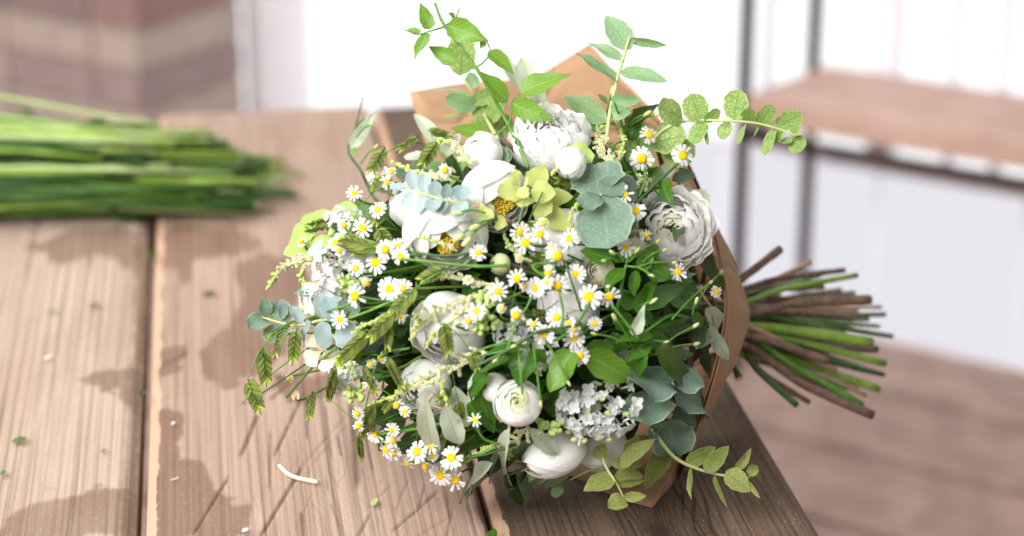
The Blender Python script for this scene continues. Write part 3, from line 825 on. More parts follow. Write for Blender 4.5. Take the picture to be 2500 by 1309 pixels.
# ------------------------------------------------------------------ big flowers
PM = {}
def petals(kind):
    """list of (mesh, yaw, tilt) for one unit-radius flower"""
    if kind in PM: return PM[kind]
    D = math.radians
    spec = {
        # layers: count, R, kz, th_top, az, flare, ruffle, tip, material
        'double': [(3, .24, .95, 12, 66, 0, .08, .2, 'cream'), (4, .34, .92, 20, 60, 0, .08, .2, 'cream'), (5, .42, .88, 27, 54, 0, .09, .2, 'cream'), (6, .51, .84, 36, 48, .03, .09, .2, 'white'), (7, .62, .79, 46, 42, .05, .09, .22, 'white'), (7, .73, .74, 56, 40, .06, .09, .22, 'white'), (8, .84, .70, 66, 38, .07, .08, .22, 'white'), (8, .94, .66, 78, 38, .08, .08, .25, 'white')],
        'ruffle': [(4, .3, 1., 10, 50, 0, .2, .15, 'white'), (5, .42, .95, 22, 46, .06, .2, .15, 'white'), (6, .55, .9, 34, 42, .1, .22, .15, 'white'), (7, .68, .84, 44, 38, .12, .22, .15, 'white'), (7, .8, .78, 54, 38, .12, .2, .18, 'white'), (6, .92, .72, 66, 44, .1, .12, .2, 'white'), (5, 1., .7, 80, 50, .08, .08, .25, 'white')],
        'cup': [(4, .74, .92, 26, 58, .0, .05, .25, 'white'), (5, .87, .9, 36, 56, .02, .05, .25, 'white'), (5, .98, .86, 50, 58, .05, .05, .28, 'white')],
        'bud': [(3, .80, 1.1, 1, 80, 0, .02, .12, 'white'), (3, .90, 1.12, 5, 78, 0, .03, .25, 'white'), (3, 1.0, 1.1, 26, 70, 0, .03, .4, 'white')],
        'greenbud': [(3, .80, 1., 10, 72, 0, .03, .3, 'greencream'), (3, .92, 1., 18, 70, 0, .03, .35, 'greencream'), (4, 1.0, 1., 45, 50, 0, .03, .5, 'greencream')],
        'ranunculus': [(3, .30, 1.0, 6, 70, 0, .05, .15, 'greencream'), (3, .40, 1.0, 12, 70, 0, .05, .15, 'greencream'), (3, .50, .98, 17, 72, 0, .04, .15, 'greencream'), (3, .60, .96, 22, 72, 0, .04, .18, 'cream'), (3, .70, .94, 27, 74, 0, .03, .18, 'cream'), (3, .79, .92, 32, 74, 0, .03, .2, 'cream'), (3, .88, .9, 38, 74, 0, .03, .2, 'white'), (4, .95, .88, 46, 66, 0, .03, .25, 'white'), (4, 1.0, .86, 58, 60, .02, .03, .3, 'white')],
        'tulip': [(3, .92, 1.5, 9, 64, 0, .03, .42, 'white'), (3, 1.0, 1.5, 11, 66, 0, .03, .45, 'white')],
        'rose': [(3, .3, 1.2, 10, 70, 0, .06, .15, 'cream'), (3, .45, 1.15, 20, 68, .05, .06, .18, 'cream'), (3, .62, 1.1, 30, 66, .08, .06, .2, 'cream'), (4, .8, 1.05, 42, 56, .14, .06, .22, 'cream'), (4, .95, 1., 56, 52, .16, .06, .25, 'cream')],
        'globe': [(3, .70, .95, 8, 66, 0, .05, .22, 'white'), (4, .82, .93, 16, 60, .0, .05, .25, 'white'), (4, .90, .9, 27, 60, .02, .05, .25, 'white'), (5, .99, .86, 44, 56, .05, .05, .28, 'white')],
        'star': [(5, 1.0, .28, 88, 34, .0, .04, .35, 'cream')],
    }[kind]
    out = []
    for li, (n, R, kz, tt, az, fl_, ruf, tip, mk) in enumerate(spec):
        ms = [shell_petal(R, kz, D(tt), D(az), fl_, ruf, tip, 1.6 if kind in ('tulip', 'star') else 2.4, li * 7.3 + q * 2.1 + len(kind), M[mk]) for q in range(2)]
        for k in range(n):
            out.append((ms[k % 2], 2 * math.pi * k / n + li * 0.77 + 0.1 * math.sin(k * 5), 0.06 * math.sin(k * 3.3 + li), 1 + 0.04 * math.sin(k * 2.2 + li * 1.3)))
    PM[kind] = out
    return out
def axis_matrix(p, ax, spin=0.0):
    ax = ax.normalized()
    q = ax.to_track_quat('Z', 'Y')
    return Matrix.Translation(p) @ q.to_matrix().to_4x4() @ Matrix.Rotation(spin, 4, 'Z')
def stamens(root, R, n, spread, h, green=0.0):
    geos = []
    for k in range(n):
        a = k * 2.39996; r = spread * math.sqrt((k + .5) / n)
        c = Vector((r * math.cos(a), r * math.sin(a), h + rnd.uniform(-.05, .05)))
        b = Vector((c.x * .5, c.y * .5, h - .45))
        V, F, U = tube_data([b, c], .012, .012, 4); geos.append((V, F))
        geos.append(ball_geo(c, .045, 1.6, Vector((c.x, c.y, .4)), 5, 4))
    joined('stamens', geos, M['stamen'], root)
def big_flower(name, label, cat, px, py, rpx, kind, ax, d=0.0, group=None, stem=True, spin=0.0):
    p = P(px, py, d)
    R = rpx * mpp(p)
    axv = camvec(*ax)
    m4 = axis_matrix(p, axv, spin)
    root = thing(name, p, label, cat, group, m4)
    for me, yaw, tilt, sc in petals(kind):
        lm = Matrix.Rotation(yaw, 4, 'Z') @ Matrix.Rotation(tilt, 4, 'Y') @ Matrix.Scale(sc * R, 4)
        link('petal', me, root, lm)
    if kind == 'cup':
        geos = []
        for k in range(90):
            a = k * 2.39996; r = (.34 if py < 500 else .24) * math.sqrt((k + .5) / 90)
            c = Vector((r * math.cos(a), r * math.sin(a), .48 + rnd.uniform(-.06, .06))) * R
            b = Vector((c.x * .5, c.y * .5, -.5 * R))
            V, F, U = tube_data([b, c], .012 * R, .010 * R, 4); geos.append((V, F))
            geos.append(ball_geo(c, .04 * R, 1.7, Vector((c.x, c.y, .3 * R)), 5, 4))
        geos.append(ball_geo(Vector((0, 0, .12 * R)), .26 * R, .8, Vector((0, 0, 1)), 10, 6))
        joined('stamens', geos, M['stamen'], root)
    if stem:
        # stem in root space: build world tube, then bring it to the root's frame
        tmp_end = end_i[0]
        b = p - axv * R * 0.85
        class _R: pass
        fake = _R(); fake.location = Vector((0, 0, 0)); fake.matrix_world = Matrix()
        px_, py_, Z_, mm, mk = ENDS[end_i[0]] if end_i[0] < len(ENDS) else (rnd.uniform(1930, 2080), rnd.uniform(720, 930), rnd.uniform(1.84, 1.93), 2.4, 'stem')
        end_i[0] += 1
        e = at(px_, py_, Z_ - .085); q = e - NECK; side = q - AXIS * q.dot(AXIS)
        nk = NECK + side * 0.24 + Vector((rnd.uniform(-1, 1), rnd.uniform(-1, 1), rnd.uniform(-1, 1))) * 0.008
        rr = mm * 0.00092
        V, F, U = tube_data(catmull([b, b.lerp(nk, .5), nk, nk.lerp(e, .5) + Vector((0, 0, rnd.uniform(-.004, .004))), e], 6), min(.0022, rr), rr, 7, .18)
        inv = m4.inverted()
        cap_end(link('stem', mesh('stem', [inv @ v for v in V], F, M[mk], True, U), root))
    return root
WF = 'white flower heads in the bouquet'
big_flower('white_peony', 'large ruffled white peony below the pointed paper corner', 'peony', 1342, 338, 98, 'ruffle', (-0.1, 0.75, 0.65), -0.012)
big_flower('white_bud', 'smooth round white bud hanging under the ruffled peony', 'flower bud', 1393, 400, 38, 'bud', (-0.15, -0.85, 0.35), 0.022)
big_flower('white_bud', 'half hidden greenish white bud behind the vine leaves', 'flower bud', 1178, 372, 48, 'bud', (-0.3, 0.5, 0.6), -0.012)
big_flower('white_peony', 'open white peony with yellow stamens under the lime leaves', 'peony', 1208, 478, 88, 'cup', (0.45, -0.40, 0.7), -0.020, spin=0.4)
big_flower('white_peony', 'large smooth cupped white peony beside the blue-grey leaves', 'peony', 1088, 566, 104, 'cup', (0.12, -0.62, 0.68), -0.012, spin=1.1)
big_flower('white_peony', 'white peony partly hidden behind the blue-grey leaves', 'peony', 1010, 495, 66, 'globe', (-0.7, 0.5, 0.4), -0.028)
big_flower('white_peony', 'pale cupped peony behind the chamomile and the silver-green leaf rosette', 'peony', 1378, 592, 92, 'globe', (-0.05, -0.75, 0.55), -0.036, spin=.5)
big_flower('double_ranunculus', 'large layered white double ranunculus against the paper edge', 'ranunculus', 1640, 562, 108, 'double', (-0.15, 0.2, 0.9), -0.016)
big_flower('cream_rose', 'small cream rose beside the glossy jasmine leaf', 'rose', 1462, 662, 42, 'rose', (-0.5, 0.15, 0.75), -0.008)
big_flower('cream_rose', 'small wilted cream rose under the silver-green leaf rosette', 'rose', 1545, 592, 36, 'rose', (-0.2, 0.75, 0.5), -0.004)
big_flower('ranunculus_bud', 'tiny green-white ranunculus bud between the chamomile heads', 'flower bud', 1221, 645, 26, 'greenbud', (-0.75, 0.1, 0.5), 0.004)
big_flower('white_peony', 'pale peony petals below the chamomile cluster and beside dark leaves', 'peony', 1390, 742, 80, 'globe', (-0.2, -0.7, 0.55), -0.030)
big_flower('white_peony', 'cream-white peony veiled by astilbe plumes', 'peony', 1095, 800, 96, 'globe', (-0.25, -0.65, 0.6), -0.026)
big_flower('ranunculus', 'round white ranunculus with a tight green swirled centre', 'ranunculus', 1265, 985, 60, 'ranunculus', (-0.1, 0.22, 0.95), 0.012)
big_flower('white_tulip', 'plump white tulip lying on the table under the ranunculus', 'tulip', 1352, 1112, 56, 'tulip', (-0.92, -0.22, 0.35), 0.000)
big_flower('white_tulip', 'white tulip half hidden under the eucalyptus leaves', 'tulip', 1470, 1100, 46, 'tulip', (-0.75, -0.45, 0.35), -0.016)
big_flower('white_peony', 'white peony deep behind the hanging astilbe near the table', 'peony', 1040, 945, 70, 'globe', (-0.5, -0.3, 0.7), -0.030)
big_flower('hellebore', 'cream star-shaped hellebore beside the blue-grey leaves over the damp stain', 'hellebore', 782, 858, 50, 'star', (-0.35, -0.15, 0.85), 0.0)
big_flower('white_peony', 'white peony bud-like bloom behind the round ranunculus', 'peony', 1208, 948, 36, 'bud', (-0.6, 0.35, 0.5), -0.004, stem=False)

# ------------------------------------------------------------------ white lilac clusters
def floret_mesh():
    V, F, U = [], [], []
    def add(v, f, u=None):
        n = len(V); V.extend(v); F.extend([tuple(i + n for i in q) for q in f]); U.extend(u or [(0.5, 0.9)] * len(v))
    for k in range(4):
        lv, lf, lu = leaf_geo(0.95, 0.78, 'round', 0.35, 0.18, 0, k, 4, 5)
        m = Matrix.Rotation(k * math.pi / 2, 3, 'Z') @ Matrix.Rotation(math.radians(22), 3, 'X')
        add([m @ (v + Vector((0, 0.05, 0))) for v in lv], lf, lu)
    tv, tf, tu = tube_data([Vector((0, 0, -1.1)), Vector((0, 0, 0.02))], .12, .16, 5)
    add(tv, tf, tu)
    return mesh('floret', V, F, M['lilac'], True, U)
FLORET = floret_mesh()
bv, bf = ball_geo(Vector((0, 0, 0)), 1.0, 1.35, seg=7, rings=5)
BUDM = mesh('bud', bv, bf, M['greenbud'])
BUDW = mesh('bud', bv, bf, M['bud'])
def lilac(label, px, py, rx, ry, n, nb, d=0.0, fr=14, stem=True, budmesh=None, name='white_lilac', cat='lilac'):
    p = P(px, py, d)
    k = mpp(p)
    root = thing(name, p, label, cat)
    n = int(n * 1.25)
    for i in range(n + nb):
        while True:
            v = Vector((rnd.gauss(0, 1), rnd.gauss(0, 1), rnd.gauss(0, 1))).normalized()
            if v.z > -0.5: break
        off = RGT * (v.x * rx * k) + UPV * (v.y * ry * k) - FWD * (v.z * min(rx, ry) * 0.6 * k)
        off *= rnd.uniform(0.75, 1.05) if i % 3 else rnd.uniform(0.3, 0.8)
        ax = off.normalized() * 0.8 - FWD * 0.5 + Vector((rnd.gauss(0, .3), rnd.gauss(0, .3), rnd.gauss(0, .3)))
        isb = i >= n
        sc = (fr * 1.22 * rnd.uniform(.8, 1.15) if not isb else rnd.uniform(6.5, 9.5)) * k
        lm = Matrix.Translation(off) @ axis_matrix(Vector((0, 0, 0)), ax, rnd.uniform(0, 6)) @ Matrix.Scale(sc, 4)
        link('bud' if isb else 'floret', (budmesh or BUDM) if isb else FLORET, root, lm)
    core = ball_geo(FWD * (min(rx, ry) * .35 * k), min(rx, ry) * (0.42 if not n else 0.22) * k, 1.0, UPV, 10, 7)
    joined('flower_core', [core], M['greenbud'] if not n else M['lilaccore'], root)
    if stem: long_stem(root, p + AXIS * 0.01, r=.002)
    return root
lilac('dense white lilac cluster between the round ranunculus and the grey-green leaves', 1455, 995, 105, 72, 62, 12, 0.006, 15)
lilac('soft white lilac cluster beside the pale round leaves and lacy plume', 835, 645, 82, 72, 52, 6, -0.01, 15)
lilac('white lilac cluster above the blue-grey leaves and below the chamomile', 790, 728, 66, 46, 30, 4, -0.012, 14)
lilac('white lilac cluster peeping out above the wavy green leaf', 1500, 868, 46, 36, 22, 0, -0.02, 14)
lilac('small white lilac cluster behind the two lowest chamomile of the middle cluster', 1330, 868, 56, 40, 26, 4, -0.022, 13)
lilac('small white lilac cluster beside the green lilac buds', 1258, 818, 52, 34, 22, 6, -0.012, 12)
lilac('white lilac cluster low on the side over the knife marks', 850, 925, 40, 44, 22, 8, -0.008, 13)
lilac('small white lilac cluster over the pale round leaves', 840, 548, 48, 40, 18, 4, -0.004, 14)
lilac('tight green lilac bud cluster beside the cream peony', 1182, 782, 30, 40, 0, 26, 0.008, 12, False)
lilac('green lilac bud cluster just above the white lilac florets', 1190, 735, 28, 22, 0, 16, 0.004, 12, False)
lilac('green lilac buds under the round ranunculus', 1338, 1042, 40, 18, 0, 18, 0.010, 12, False)
lilac('green lilac buds low on the side by the knife marks', 862, 962, 26, 24, 0, 16, 0.004, 12, False)
lilac('pale green lilac buds behind a chamomile head', 848, 690, 24, 18, 0, 12, 0.002, 12, False)
lilac('pale lilac buds hanging under the white lilac florets', 1440, 1062, 60, 16, 6, 12, 0.016, 12, False, BUDW)
lilac('faint white lilac florets behind the sea oats near the far stems', 930, 440, 30, 26, 12, 2, -0.02, 13, False)

# ------------------------------------------------------------------ astilbe plumes
def astilbe(label, pts, width, d=0.004, dens=1.0, green=0.35):
    p3 = [P(x, y, d) for x, y in pts]
    base = p3[0]; k = mpp(base)
    root = thing('astilbe_plume', base, label, 'astilbe')
    path = catmull(p3, 8)
    V, F, U = tube_data(path, .0009, .0004, 5, 0, base)
    link('stem', mesh('stem', V, F, M['bud'], True, U), root)
    gc, gg = [], []
    n = len(path)
    total = sum((path[i + 1] - path[i]).length for i in range(n - 1))
    cnt = int(total / k * 2.7 * dens)
    nb_ = max(8, int(total / k / 9))
    tang = (path[-1] - path[0]).normalized()
    for i in range(cnt):
        bi = rnd.randrange(nb_)
        f = (bi + .5) / nb_
        q = path[min(int(f * (n - 1)), n - 2)].lerp(path[min(int(f * (n - 1)), n - 2) + 1], (f * (n - 1)) % 1)
        rb = random.Random(bi * 31 + int(pts[0][0]))
        bd = Vector((rb.gauss(0, 1), rb.gauss(0, 1), rb.gauss(0, 1))); bd = (bd - tang * bd.dot(tang)).normalized() + tang * rb.uniform(.5, 1.1); bd.normalize()
        u_ = rnd.random()
        v = Vector((rnd.gauss(0, 1), rnd.gauss(0, 1), rnd.gauss(0, 1))).normalized()
        c = q + bd * (u_ * width * 2.1 * k * (1 - .7 * f) * rb.uniform(.6, 1.2)) + v * (3.2 * k * rnd.random()) - base
        f = min(1, f * .75 + u_ * .3)
        if f > 1 - green:
            gg.append(ball_geo(c, rnd.uniform(2.2, 3.6) * k, 1.15, v, 5, 3))
        else:
            r = rnd.uniform(2.8, 5.2) * k
            vv, ff = [], []
            for s_ in range(3):
                a = Vector((rnd.gauss(0, 1), rnd.gauss(0, 1), rnd.gauss(0, 1))).normalized()
                b = a.orthogonal().normalized() * r * .32
                o = len(vv); vv += [c - a * r - b, c - a * r + b, c + a * r + b, c + a * r - b]; ff.append((o, o + 1, o + 2, o + 3))
            gc.append((vv, ff))
            if rnd.random() < .4: gc.append(ball_geo(c, r * .5, 1, v, 5, 3))
    if gc: tag(joined('florets', gc, M['astilbe'], root), kind='stuff')
    if gg: tag(joined('green_florets', gg, M['astgreen'], root), kind='stuff')
    return root
astilbe('upright cream astilbe plume beside the ruffled peony', [(1500, 420), (1475, 380), (1462, 335), (1480, 305)], 20, .012, 1.3, .3)
astilbe('short green astilbe spray curling over the ruffled peony', [(1500, 400), (1520, 370), (1515, 320), (1490, 300), (1460, 318)], 8, .014, 1.0, .8)
astilbe('cream astilbe plume hanging out over the damp stain', [(800, 620), (740, 635), (690, 655), (655, 700)], 14, .0, 1.6, .35)
astilbe('green tipped astilbe spray beside the pale round leaves', [(770, 600), (745, 640), (740, 680), (742, 705)], 16, .0, 1.2, .6)
astilbe('long cream astilbe plume running behind the chamomile to the peony', [(1225, 700), (1170, 690), (1110, 680), (1040, 672)], 16, .004, 1.3, .25)
astilbe('cream astilbe plume under the sea oat head', [(1180, 720), (1120, 740), (1060, 765), (1020, 800)], 20, .006, 1.4, .2)
astilbe('cream astilbe plume lying across the cream-white peony', [(1150, 720), (1130, 760), (1080, 800), (1040, 840)], 17, .012, 1.2, .3)
astilbe('narrow cream astilbe plume ending in green beads beside the sea oats', [(1010, 735), (960, 760), (910, 785), (862, 812)], 11, .012, 1.6, .5)
astilbe('green beaded astilbe spray hanging before the cream-white peony', [(1030, 740), (1015, 790), (1005, 830)], 9, .014, 1.1, .8)
astilbe('lacy cream astilbe plume over the dark olive leaves', [(1190, 860), (1130, 890), (1060, 915), (1000, 945)], 22, .004, 1.2, .3)
astilbe('green beaded astilbe spray pointing to the table', [(1070, 900), (1085, 960), (1108, 1020)], 9, .012, 1.2, .8)
astilbe('thin green astilbe spray reaching over the lilac buds by the table', [(1060, 930), (980, 960), (900, 990)], 10, .008, 1.3, .6)
astilbe('cream astilbe tuft between the olive leaves under the ranunculus', [(1290, 1040), (1260, 1075), (1235, 1110)], 20, .0, 1.3, .3)
astilbe('green beaded astilbe spray by the lowest chamomile', [(1240, 1075), (1180, 1100), (1130, 1130)], 9, .006, 1.2, .7)
astilbe('green astilbe spray hanging beside the silver-green leaf rosette', [(1440, 470), (1410, 495), (1388, 540)], 8, .012, 1.4, .85)
astilbe('cream astilbe tuft behind the top chamomile heads', [(1600, 460), (1570, 440), (1540, 470)], 16, -.006, 1.2, .3)
astilbe('fine green astilbe tip laid across the smooth cupped peony', [(1110, 610), (1075, 595), (1020, 578)], 6, .02, 1.2, .6)
astilbe('cream astilbe spray behind the sea oats near the far stems', [(1110, 440), (1040, 430), (960, 398)], 12, .0, 1.4, .4)
astilbe('cream astilbe tuft above the green ranunculus bud', [(1300, 640), (1250, 610), (1230, 575)], 12, -.006, 1.1, .4)
astilbe('cream astilbe tuft between the vine leaves and the paper', [(1150, 400), (1110, 352), (1070, 340)], 12, .0, 1.3, .4)
astilbe('green astilbe spray between two peonies and the bud', [(1430, 380), (1380, 400), (1345, 425)], 7, .02, 1.2, .8)

# ------------------------------------------------------------------ sprigs of leaves
def sprig(name, label, cat, stem, leaves, mat, shape='ovate', sm='stem', r0=1.4, r1=.7, d=0.0, stemlong=True, buds=(), wave=.07, curl=.14, fold=.26, group=None):
    """stem: pixel nodes; leaves: (bx,by,tx,ty,width[,roll[,d0,d1[,mat[,shape]]]])"""
    pts = [P(q[0], q[1], q[2] if len(q) > 2 else d) for q in stem]
    root = thing(name, pts[0], label, cat, group)
    if len(pts) > 1:
        tube('stem', pts, r0 / 1000, r1 / 1000, M[sm], root, 6, 6)
    for lf in leaves:
        bx, by, tx, ty, w = lf[:5]
        roll = lf[5] if len(lf) > 5 and lf[5] is not None else rnd.uniform(-18, 18)
        d0 = lf[6] if len(lf) > 6 and lf[6] is not None else d
        d1 = lf[7] if len(lf) > 7 and lf[7] is not None else (d0 + rnd.uniform(-.004, .010) if d0 < 1 else d0 - rnd.uniform(-.01, .015))
        mk = lf[8] if len(lf) > 8 and lf[8] else mat
        sh = lf[9] if len(lf) > 9 else shape
        b, t = P(bx, by, d0), P(tx, ty, d1)
        if mk in ('euc', 'blue', 'dollar'): t = b + (t - b) * 1.1; w *= 1.16
        if mk == 'olive' and sh == 'lance': w *= 1.2
        leaf(root, b, t, w * mpp(b), sh, M[mk], roll, fold, curl * rnd.uniform(.3, 1.6), wave * rnd.uniform(.3, 1.5))
    for q in buds:
        bx, by, tx, ty, w = q[:5]
        b, t = P(bx, by, d + .004 if d < 1 else d), P(tx, ty, d + .012 if d < 1 else d - .01)
        k = mpp(b)
        path = catmull([b, b.lerp(t, .5) + Vector((0, 0, .002)), t], 5)
        V, F, U = tube_data(path, .0007, .0009, 5, 0, root.location)
        link('bud_stalk', mesh('bud_stalk', V, F, M['stem'], True, U), root)
        ax = (t - b).normalized()
        V, F = ball_geo(t - root.location, w * .5 * k, 2.6, ax, 7, 6)
        link('bud', mesh('bud', V, F, M['bud']), root)
    if stemlong: long_stem(root, pts[0] + AXIS * .004, r=r0 / 1000 * 1.3)
    return root

# tall vine rising over the paper
sprig('vine_shoot', 'tall bright green vine shoot rising above the paper wrap', 'vine', [(1290, 408, .0), (1245, 312, 1.50), (1165, 170, 1.50), (1085, 62, 1.51), (1062, 8, 1.52)],
      [(1050, 72, 1026, 6, 36, 10), (1093, 60, 1192, 100, 60, 20), (1046, 82, 1008, 143, 38, 25), (1117, 152, 1044, 112, 42, -15), (1024, 83, 992, 66, 26, 35), (1187, 100, 1170, 118, 22), (1192, 125, 1260, 178, 44, -25), (1240, 250, 1168, 168, 52, 30),
       (1270, 226, 1390, 175, 62, -10), (1250, 252, 1352, 296, 54, 15), (1183, 325, 1100, 312, 40, -20), (1162, 345, 1090, 455, 50, 22), (1195, 335, 1155, 425, 44, -25), (1110, 42, 1095, 32, 16)],
      'vine', 'acum', 'stem', 1.5, .8, 1.50, wave=.06, curl=.12)
v = bpy.data.objects['vine_shoot']
for pts in ([(1085, 66), (1050, 76), (1020, 84), (986, 72)], [(1085, 62), (1108, 50), (1122, 22)], [(1160, 165), (1180, 152), (1196, 128), (1188, 98)], [(1165, 168), (1140, 164), (1115, 152)], [(1240, 308), (1248, 280), (1250, 250), (1270, 225)], [(1240, 306), (1210, 328), (1180, 336), (1162, 346)]):
    tube('petiole', [P(x, y, 1.50) for x, y in pts], .0007, .0004, M['stem'], v, 5, 5)
sprig('vine_tendril', 'thin curling vine tendril with one pale leaf beside the far green stems', 'vine', [(930, 500, .0), (905, 470, 1.62), (880, 415, 1.63), (850, 368, 1.64), (868, 310, 1.65), (886, 238, 1.66)],
      [(855, 362, 921, 268, 34, 25, 1.635, 1.635, 'olive'), (858, 352, 872, 382, 18, 30, 1.64), (905, 470, 925, 430, 22, 40, 1.62)], 'vine', 'acum', 'darkstem', 1.4, .5, 1.63, False,
      buds=[(868, 312, 895, 290, 6), (880, 400, 918, 358, 7), (870, 335, 905, 305, 6)])
# eucalyptus branches
sprig('eucalyptus_branch', 'veined eucalyptus branch reaching out sideways in front of the rack posts', 'eucalyptus', [(1590, 350, .0), (1625, 315, 1.52), (1680, 294, 1.51), (1760, 295, 1.50), (1840, 300, 1.50), (1900, 315, 1.50), (1942, 332, 1.50)],
      [(1668, 292, 1613, 262, 62, 10), (1712, 300, 1688, 236, 56, -12), (1720, 296, 1692, 345, 44, 20), (1725, 300, 1750, 270, 30, 62), (1722, 306, 1728, 348, 26, 66), (1792, 294, 1802, 226, 58, -10), (1780, 297, 1762, 336, 40, 25), (1822, 296, 1832, 270, 32, 55), (1820, 300, 1804, 344, 34, 55),
       (1850, 312, 1882, 262, 40, 45), (1862, 303, 1838, 334, 34, 55), (1890, 312, 1868, 372, 34, 35), (1895, 312, 1952, 280, 42, 15), (1910, 318, 1890, 346, 34, 30), (1930, 330, 1948, 310, 26, 10), (1935, 336, 1956, 365, 42, 15), (1932, 336, 1915, 350, 26, 30)],
      'euc', 'round', 'eucstem', 1.5, .7, 1.505, wave=.03, curl=.05, fold=.1)
sprig('eucalyptus_branch', 'veined eucalyptus leaves tucked against the paper behind the top chamomile', 'eucalyptus', [(1600, 420, -.012), (1585, 360, -.004)],
      [(1600, 365, 1530, 330, 78, 5, .002), (1595, 350, 1665, 330, 78, -10, -.004), (1620, 390, 1690, 360, 60, 20, -.006), (1580, 420, 1545, 370, 50, 20, -.006)], 'euc', 'round', 'eucstem', 1.4, 1, -.004, False, wave=.03)
sprig('eucalyptus_branch', 'upright grey-green eucalyptus branch standing before the pointed paper corner', 'eucalyptus', [(1480, 350, .0), (1490, 270, 1.53), (1508, 190, 1.53), (1522, 140, 1.53), (1537, 92, 1.53)],
      [(1540, 122, 1478, 38, 62, 5), (1538, 95, 1628, 114, 30, 62), (1524, 152, 1438, 100, 44, 40), (1510, 200, 1410, 126, 46, 45), (1514, 176, 1630, 195, 50, -25), (1490, 245, 1565, 244, 40, 45), (1480, 300, 1376, 232, 64, 15), (1485, 255, 1460, 232, 26, 30), (1488, 272, 1540, 275, 40, 30), (1482, 318, 1420, 300, 50, 20)],
      'eucgrey', 'ovate', 'eucstem', 1.5, .9, 1.53, wave=.05, curl=.06)
sprig('eucalyptus_branch', 'pale yellow-green eucalyptus branch behind the tall vine shoot', 'eucalyptus', [(1215, 340, -.01), (1185, 285, 1.60), (1150, 220, 1.60), (1128, 185, 1.60)],
      [(1125, 184, 1130, 90, 62, 5), (1140, 205, 1168, 190, 40, 15, None, None, 'eucgrey'), (1165, 262, 1088, 240, 46, -20, None, None, 'eucgrey'), (1148, 230, 1058, 212, 24, 55, None, None, 'eucgrey'), (1150, 250, 1200, 228, 34, 30), (1200, 320, 1170, 262, 50, 10), (1190, 300, 1225, 255, 50, -15), (1210, 325, 1245, 290, 40, 30), (1150, 285, 1085, 284, 22, 55)],
      'euc', 'round', 'eucstem', 1.5, .8, 1.60, wave=.06)
sprig('eucalyptus_branch', 'olive-green veined eucalyptus branch reaching over the table corner', 'eucalyptus', [(1590, 1045, .006), (1640, 1110, 1.50), (1690, 1140, 1.505), (1760, 1160, 1.51), (1830, 1166, 1.515)],
      [(1672, 1133, 1752, 1092, 40, 35), (1720, 1154, 1781, 1086, 40, 20), (1690, 1140, 1678, 1218, 26, 50), (1745, 1160, 1772, 1242, 26, 55), (1772, 1150, 1832, 1200, 52, 5), (1795, 1150, 1836, 1098, 26, 50), (1828, 1162, 1850, 1132, 28, 15), (1828, 1176, 1852, 1218, 16, 40), (1655, 1112, 1560, 1060, 40, 15, .004), (1630, 1098, 1575, 1190, 50, -10, .012, .02)],
      'eucold', 'ovate', 'eucstem', 1.6, .8, 1.505, wave=.05)
sprig('eucalyptus_branch', 'olive-green veined eucalyptus branch drooping over the paper corner onto the table', 'eucalyptus', [(1470, 1040, .0), (1465, 1090, 1.478), (1480, 1140, 1.475), (1505, 1180, 1.475), (1528, 1226, 1.48)],
      [(1500, 1165, 1427, 1192, 54, 5), (1527, 1220, 1484, 1238, 50, 5, 1.475), (1524, 1215, 1578, 1210, 26, 30), (1500, 1160, 1576, 1164, 38, 30), (1505, 1180, 1578, 1178, 24, 55), (1515, 1140, 1592, 1068, 46, -15, 1.472), (1490, 1125, 1572, 1140, 34, 40), (1455, 1090, 1480, 1118, 44, 20), (1480, 1142, 1390, 1160, 16, 50), (1530, 1120, 1560, 1060, 38, 10, 1.48)],
      'eucold', 'ovate', 'eucstem', 1.3, .6, 1.478, wave=.04, stemlong=False)
# silver dollar rosettes
def rosette(label, cx, cy, leaves, mat, d, name='eucalyptus_rosette', wave=.05, long=True):
    sprig(name, label, 'eucalyptus', [(cx + 25, cy + 20, d - .03), (cx, cy, d)], [(cx + a[0], cy + a[1], a[2], a[3], a[4], a[5] if len(a) > 5 else 0, d + (a[6] if len(a) > 6 else 0), d + (a[7] if len(a) > 7 else .006)) for a in leaves], mat, 'ovate' if mat == 'lime' else 'round', 'eucstem', 1.6, 1.2, d, long, wave=wave, curl=.04, fold=.06)
rosette('large silver-green round eucalyptus rosette in the middle of the bouquet', 1468, 474,
        [(0, 0, 1450, 408, 118, 0, -.004, -.002), (2, 8, 1482, 590, 126, 0, -.002, .008), (0, 0, 1512, 440, 62, 0, .004, .010), (-4, 2, 1422, 500, 52, 5, .004, .008), (20, 40, 1530, 575, 80, 20, -.012, -.006), (10, -5, 1552, 455, 70, 15, -.012, -.010)], 'dollar', .018)
rosette('big curling silver-green round leaves by the paper edge above the table corner', 1640, 935,
        [(0, 0, 1545, 930, 100, 5, .0, .004), (5, 5, 1690, 900, 96, 10, -.006, -.006), (0, 10, 1732, 985, 110, 5, -.008, -.004), (-5, 40, 1535, 1010, 78, -12, .008, .014), (-8, 44, 1695, 985, 60, 15, .006, .012)], 'dollar', .012, wave=.10)
rosette('silver-green round leaves hanging below the big curling leaves', 1625, 1022,
        [(0, 0, 1655, 1105, 96, 0, .004, .010), (0, 0, 1560, 1020, 60, 10, .0, .004), (10, 0, 1705, 1035, 80, 10, -.004, .0), (-10, 5, 1590, 1065, 40, 20, .0, .004)], 'dollar', .018, wave=.08, long=False)
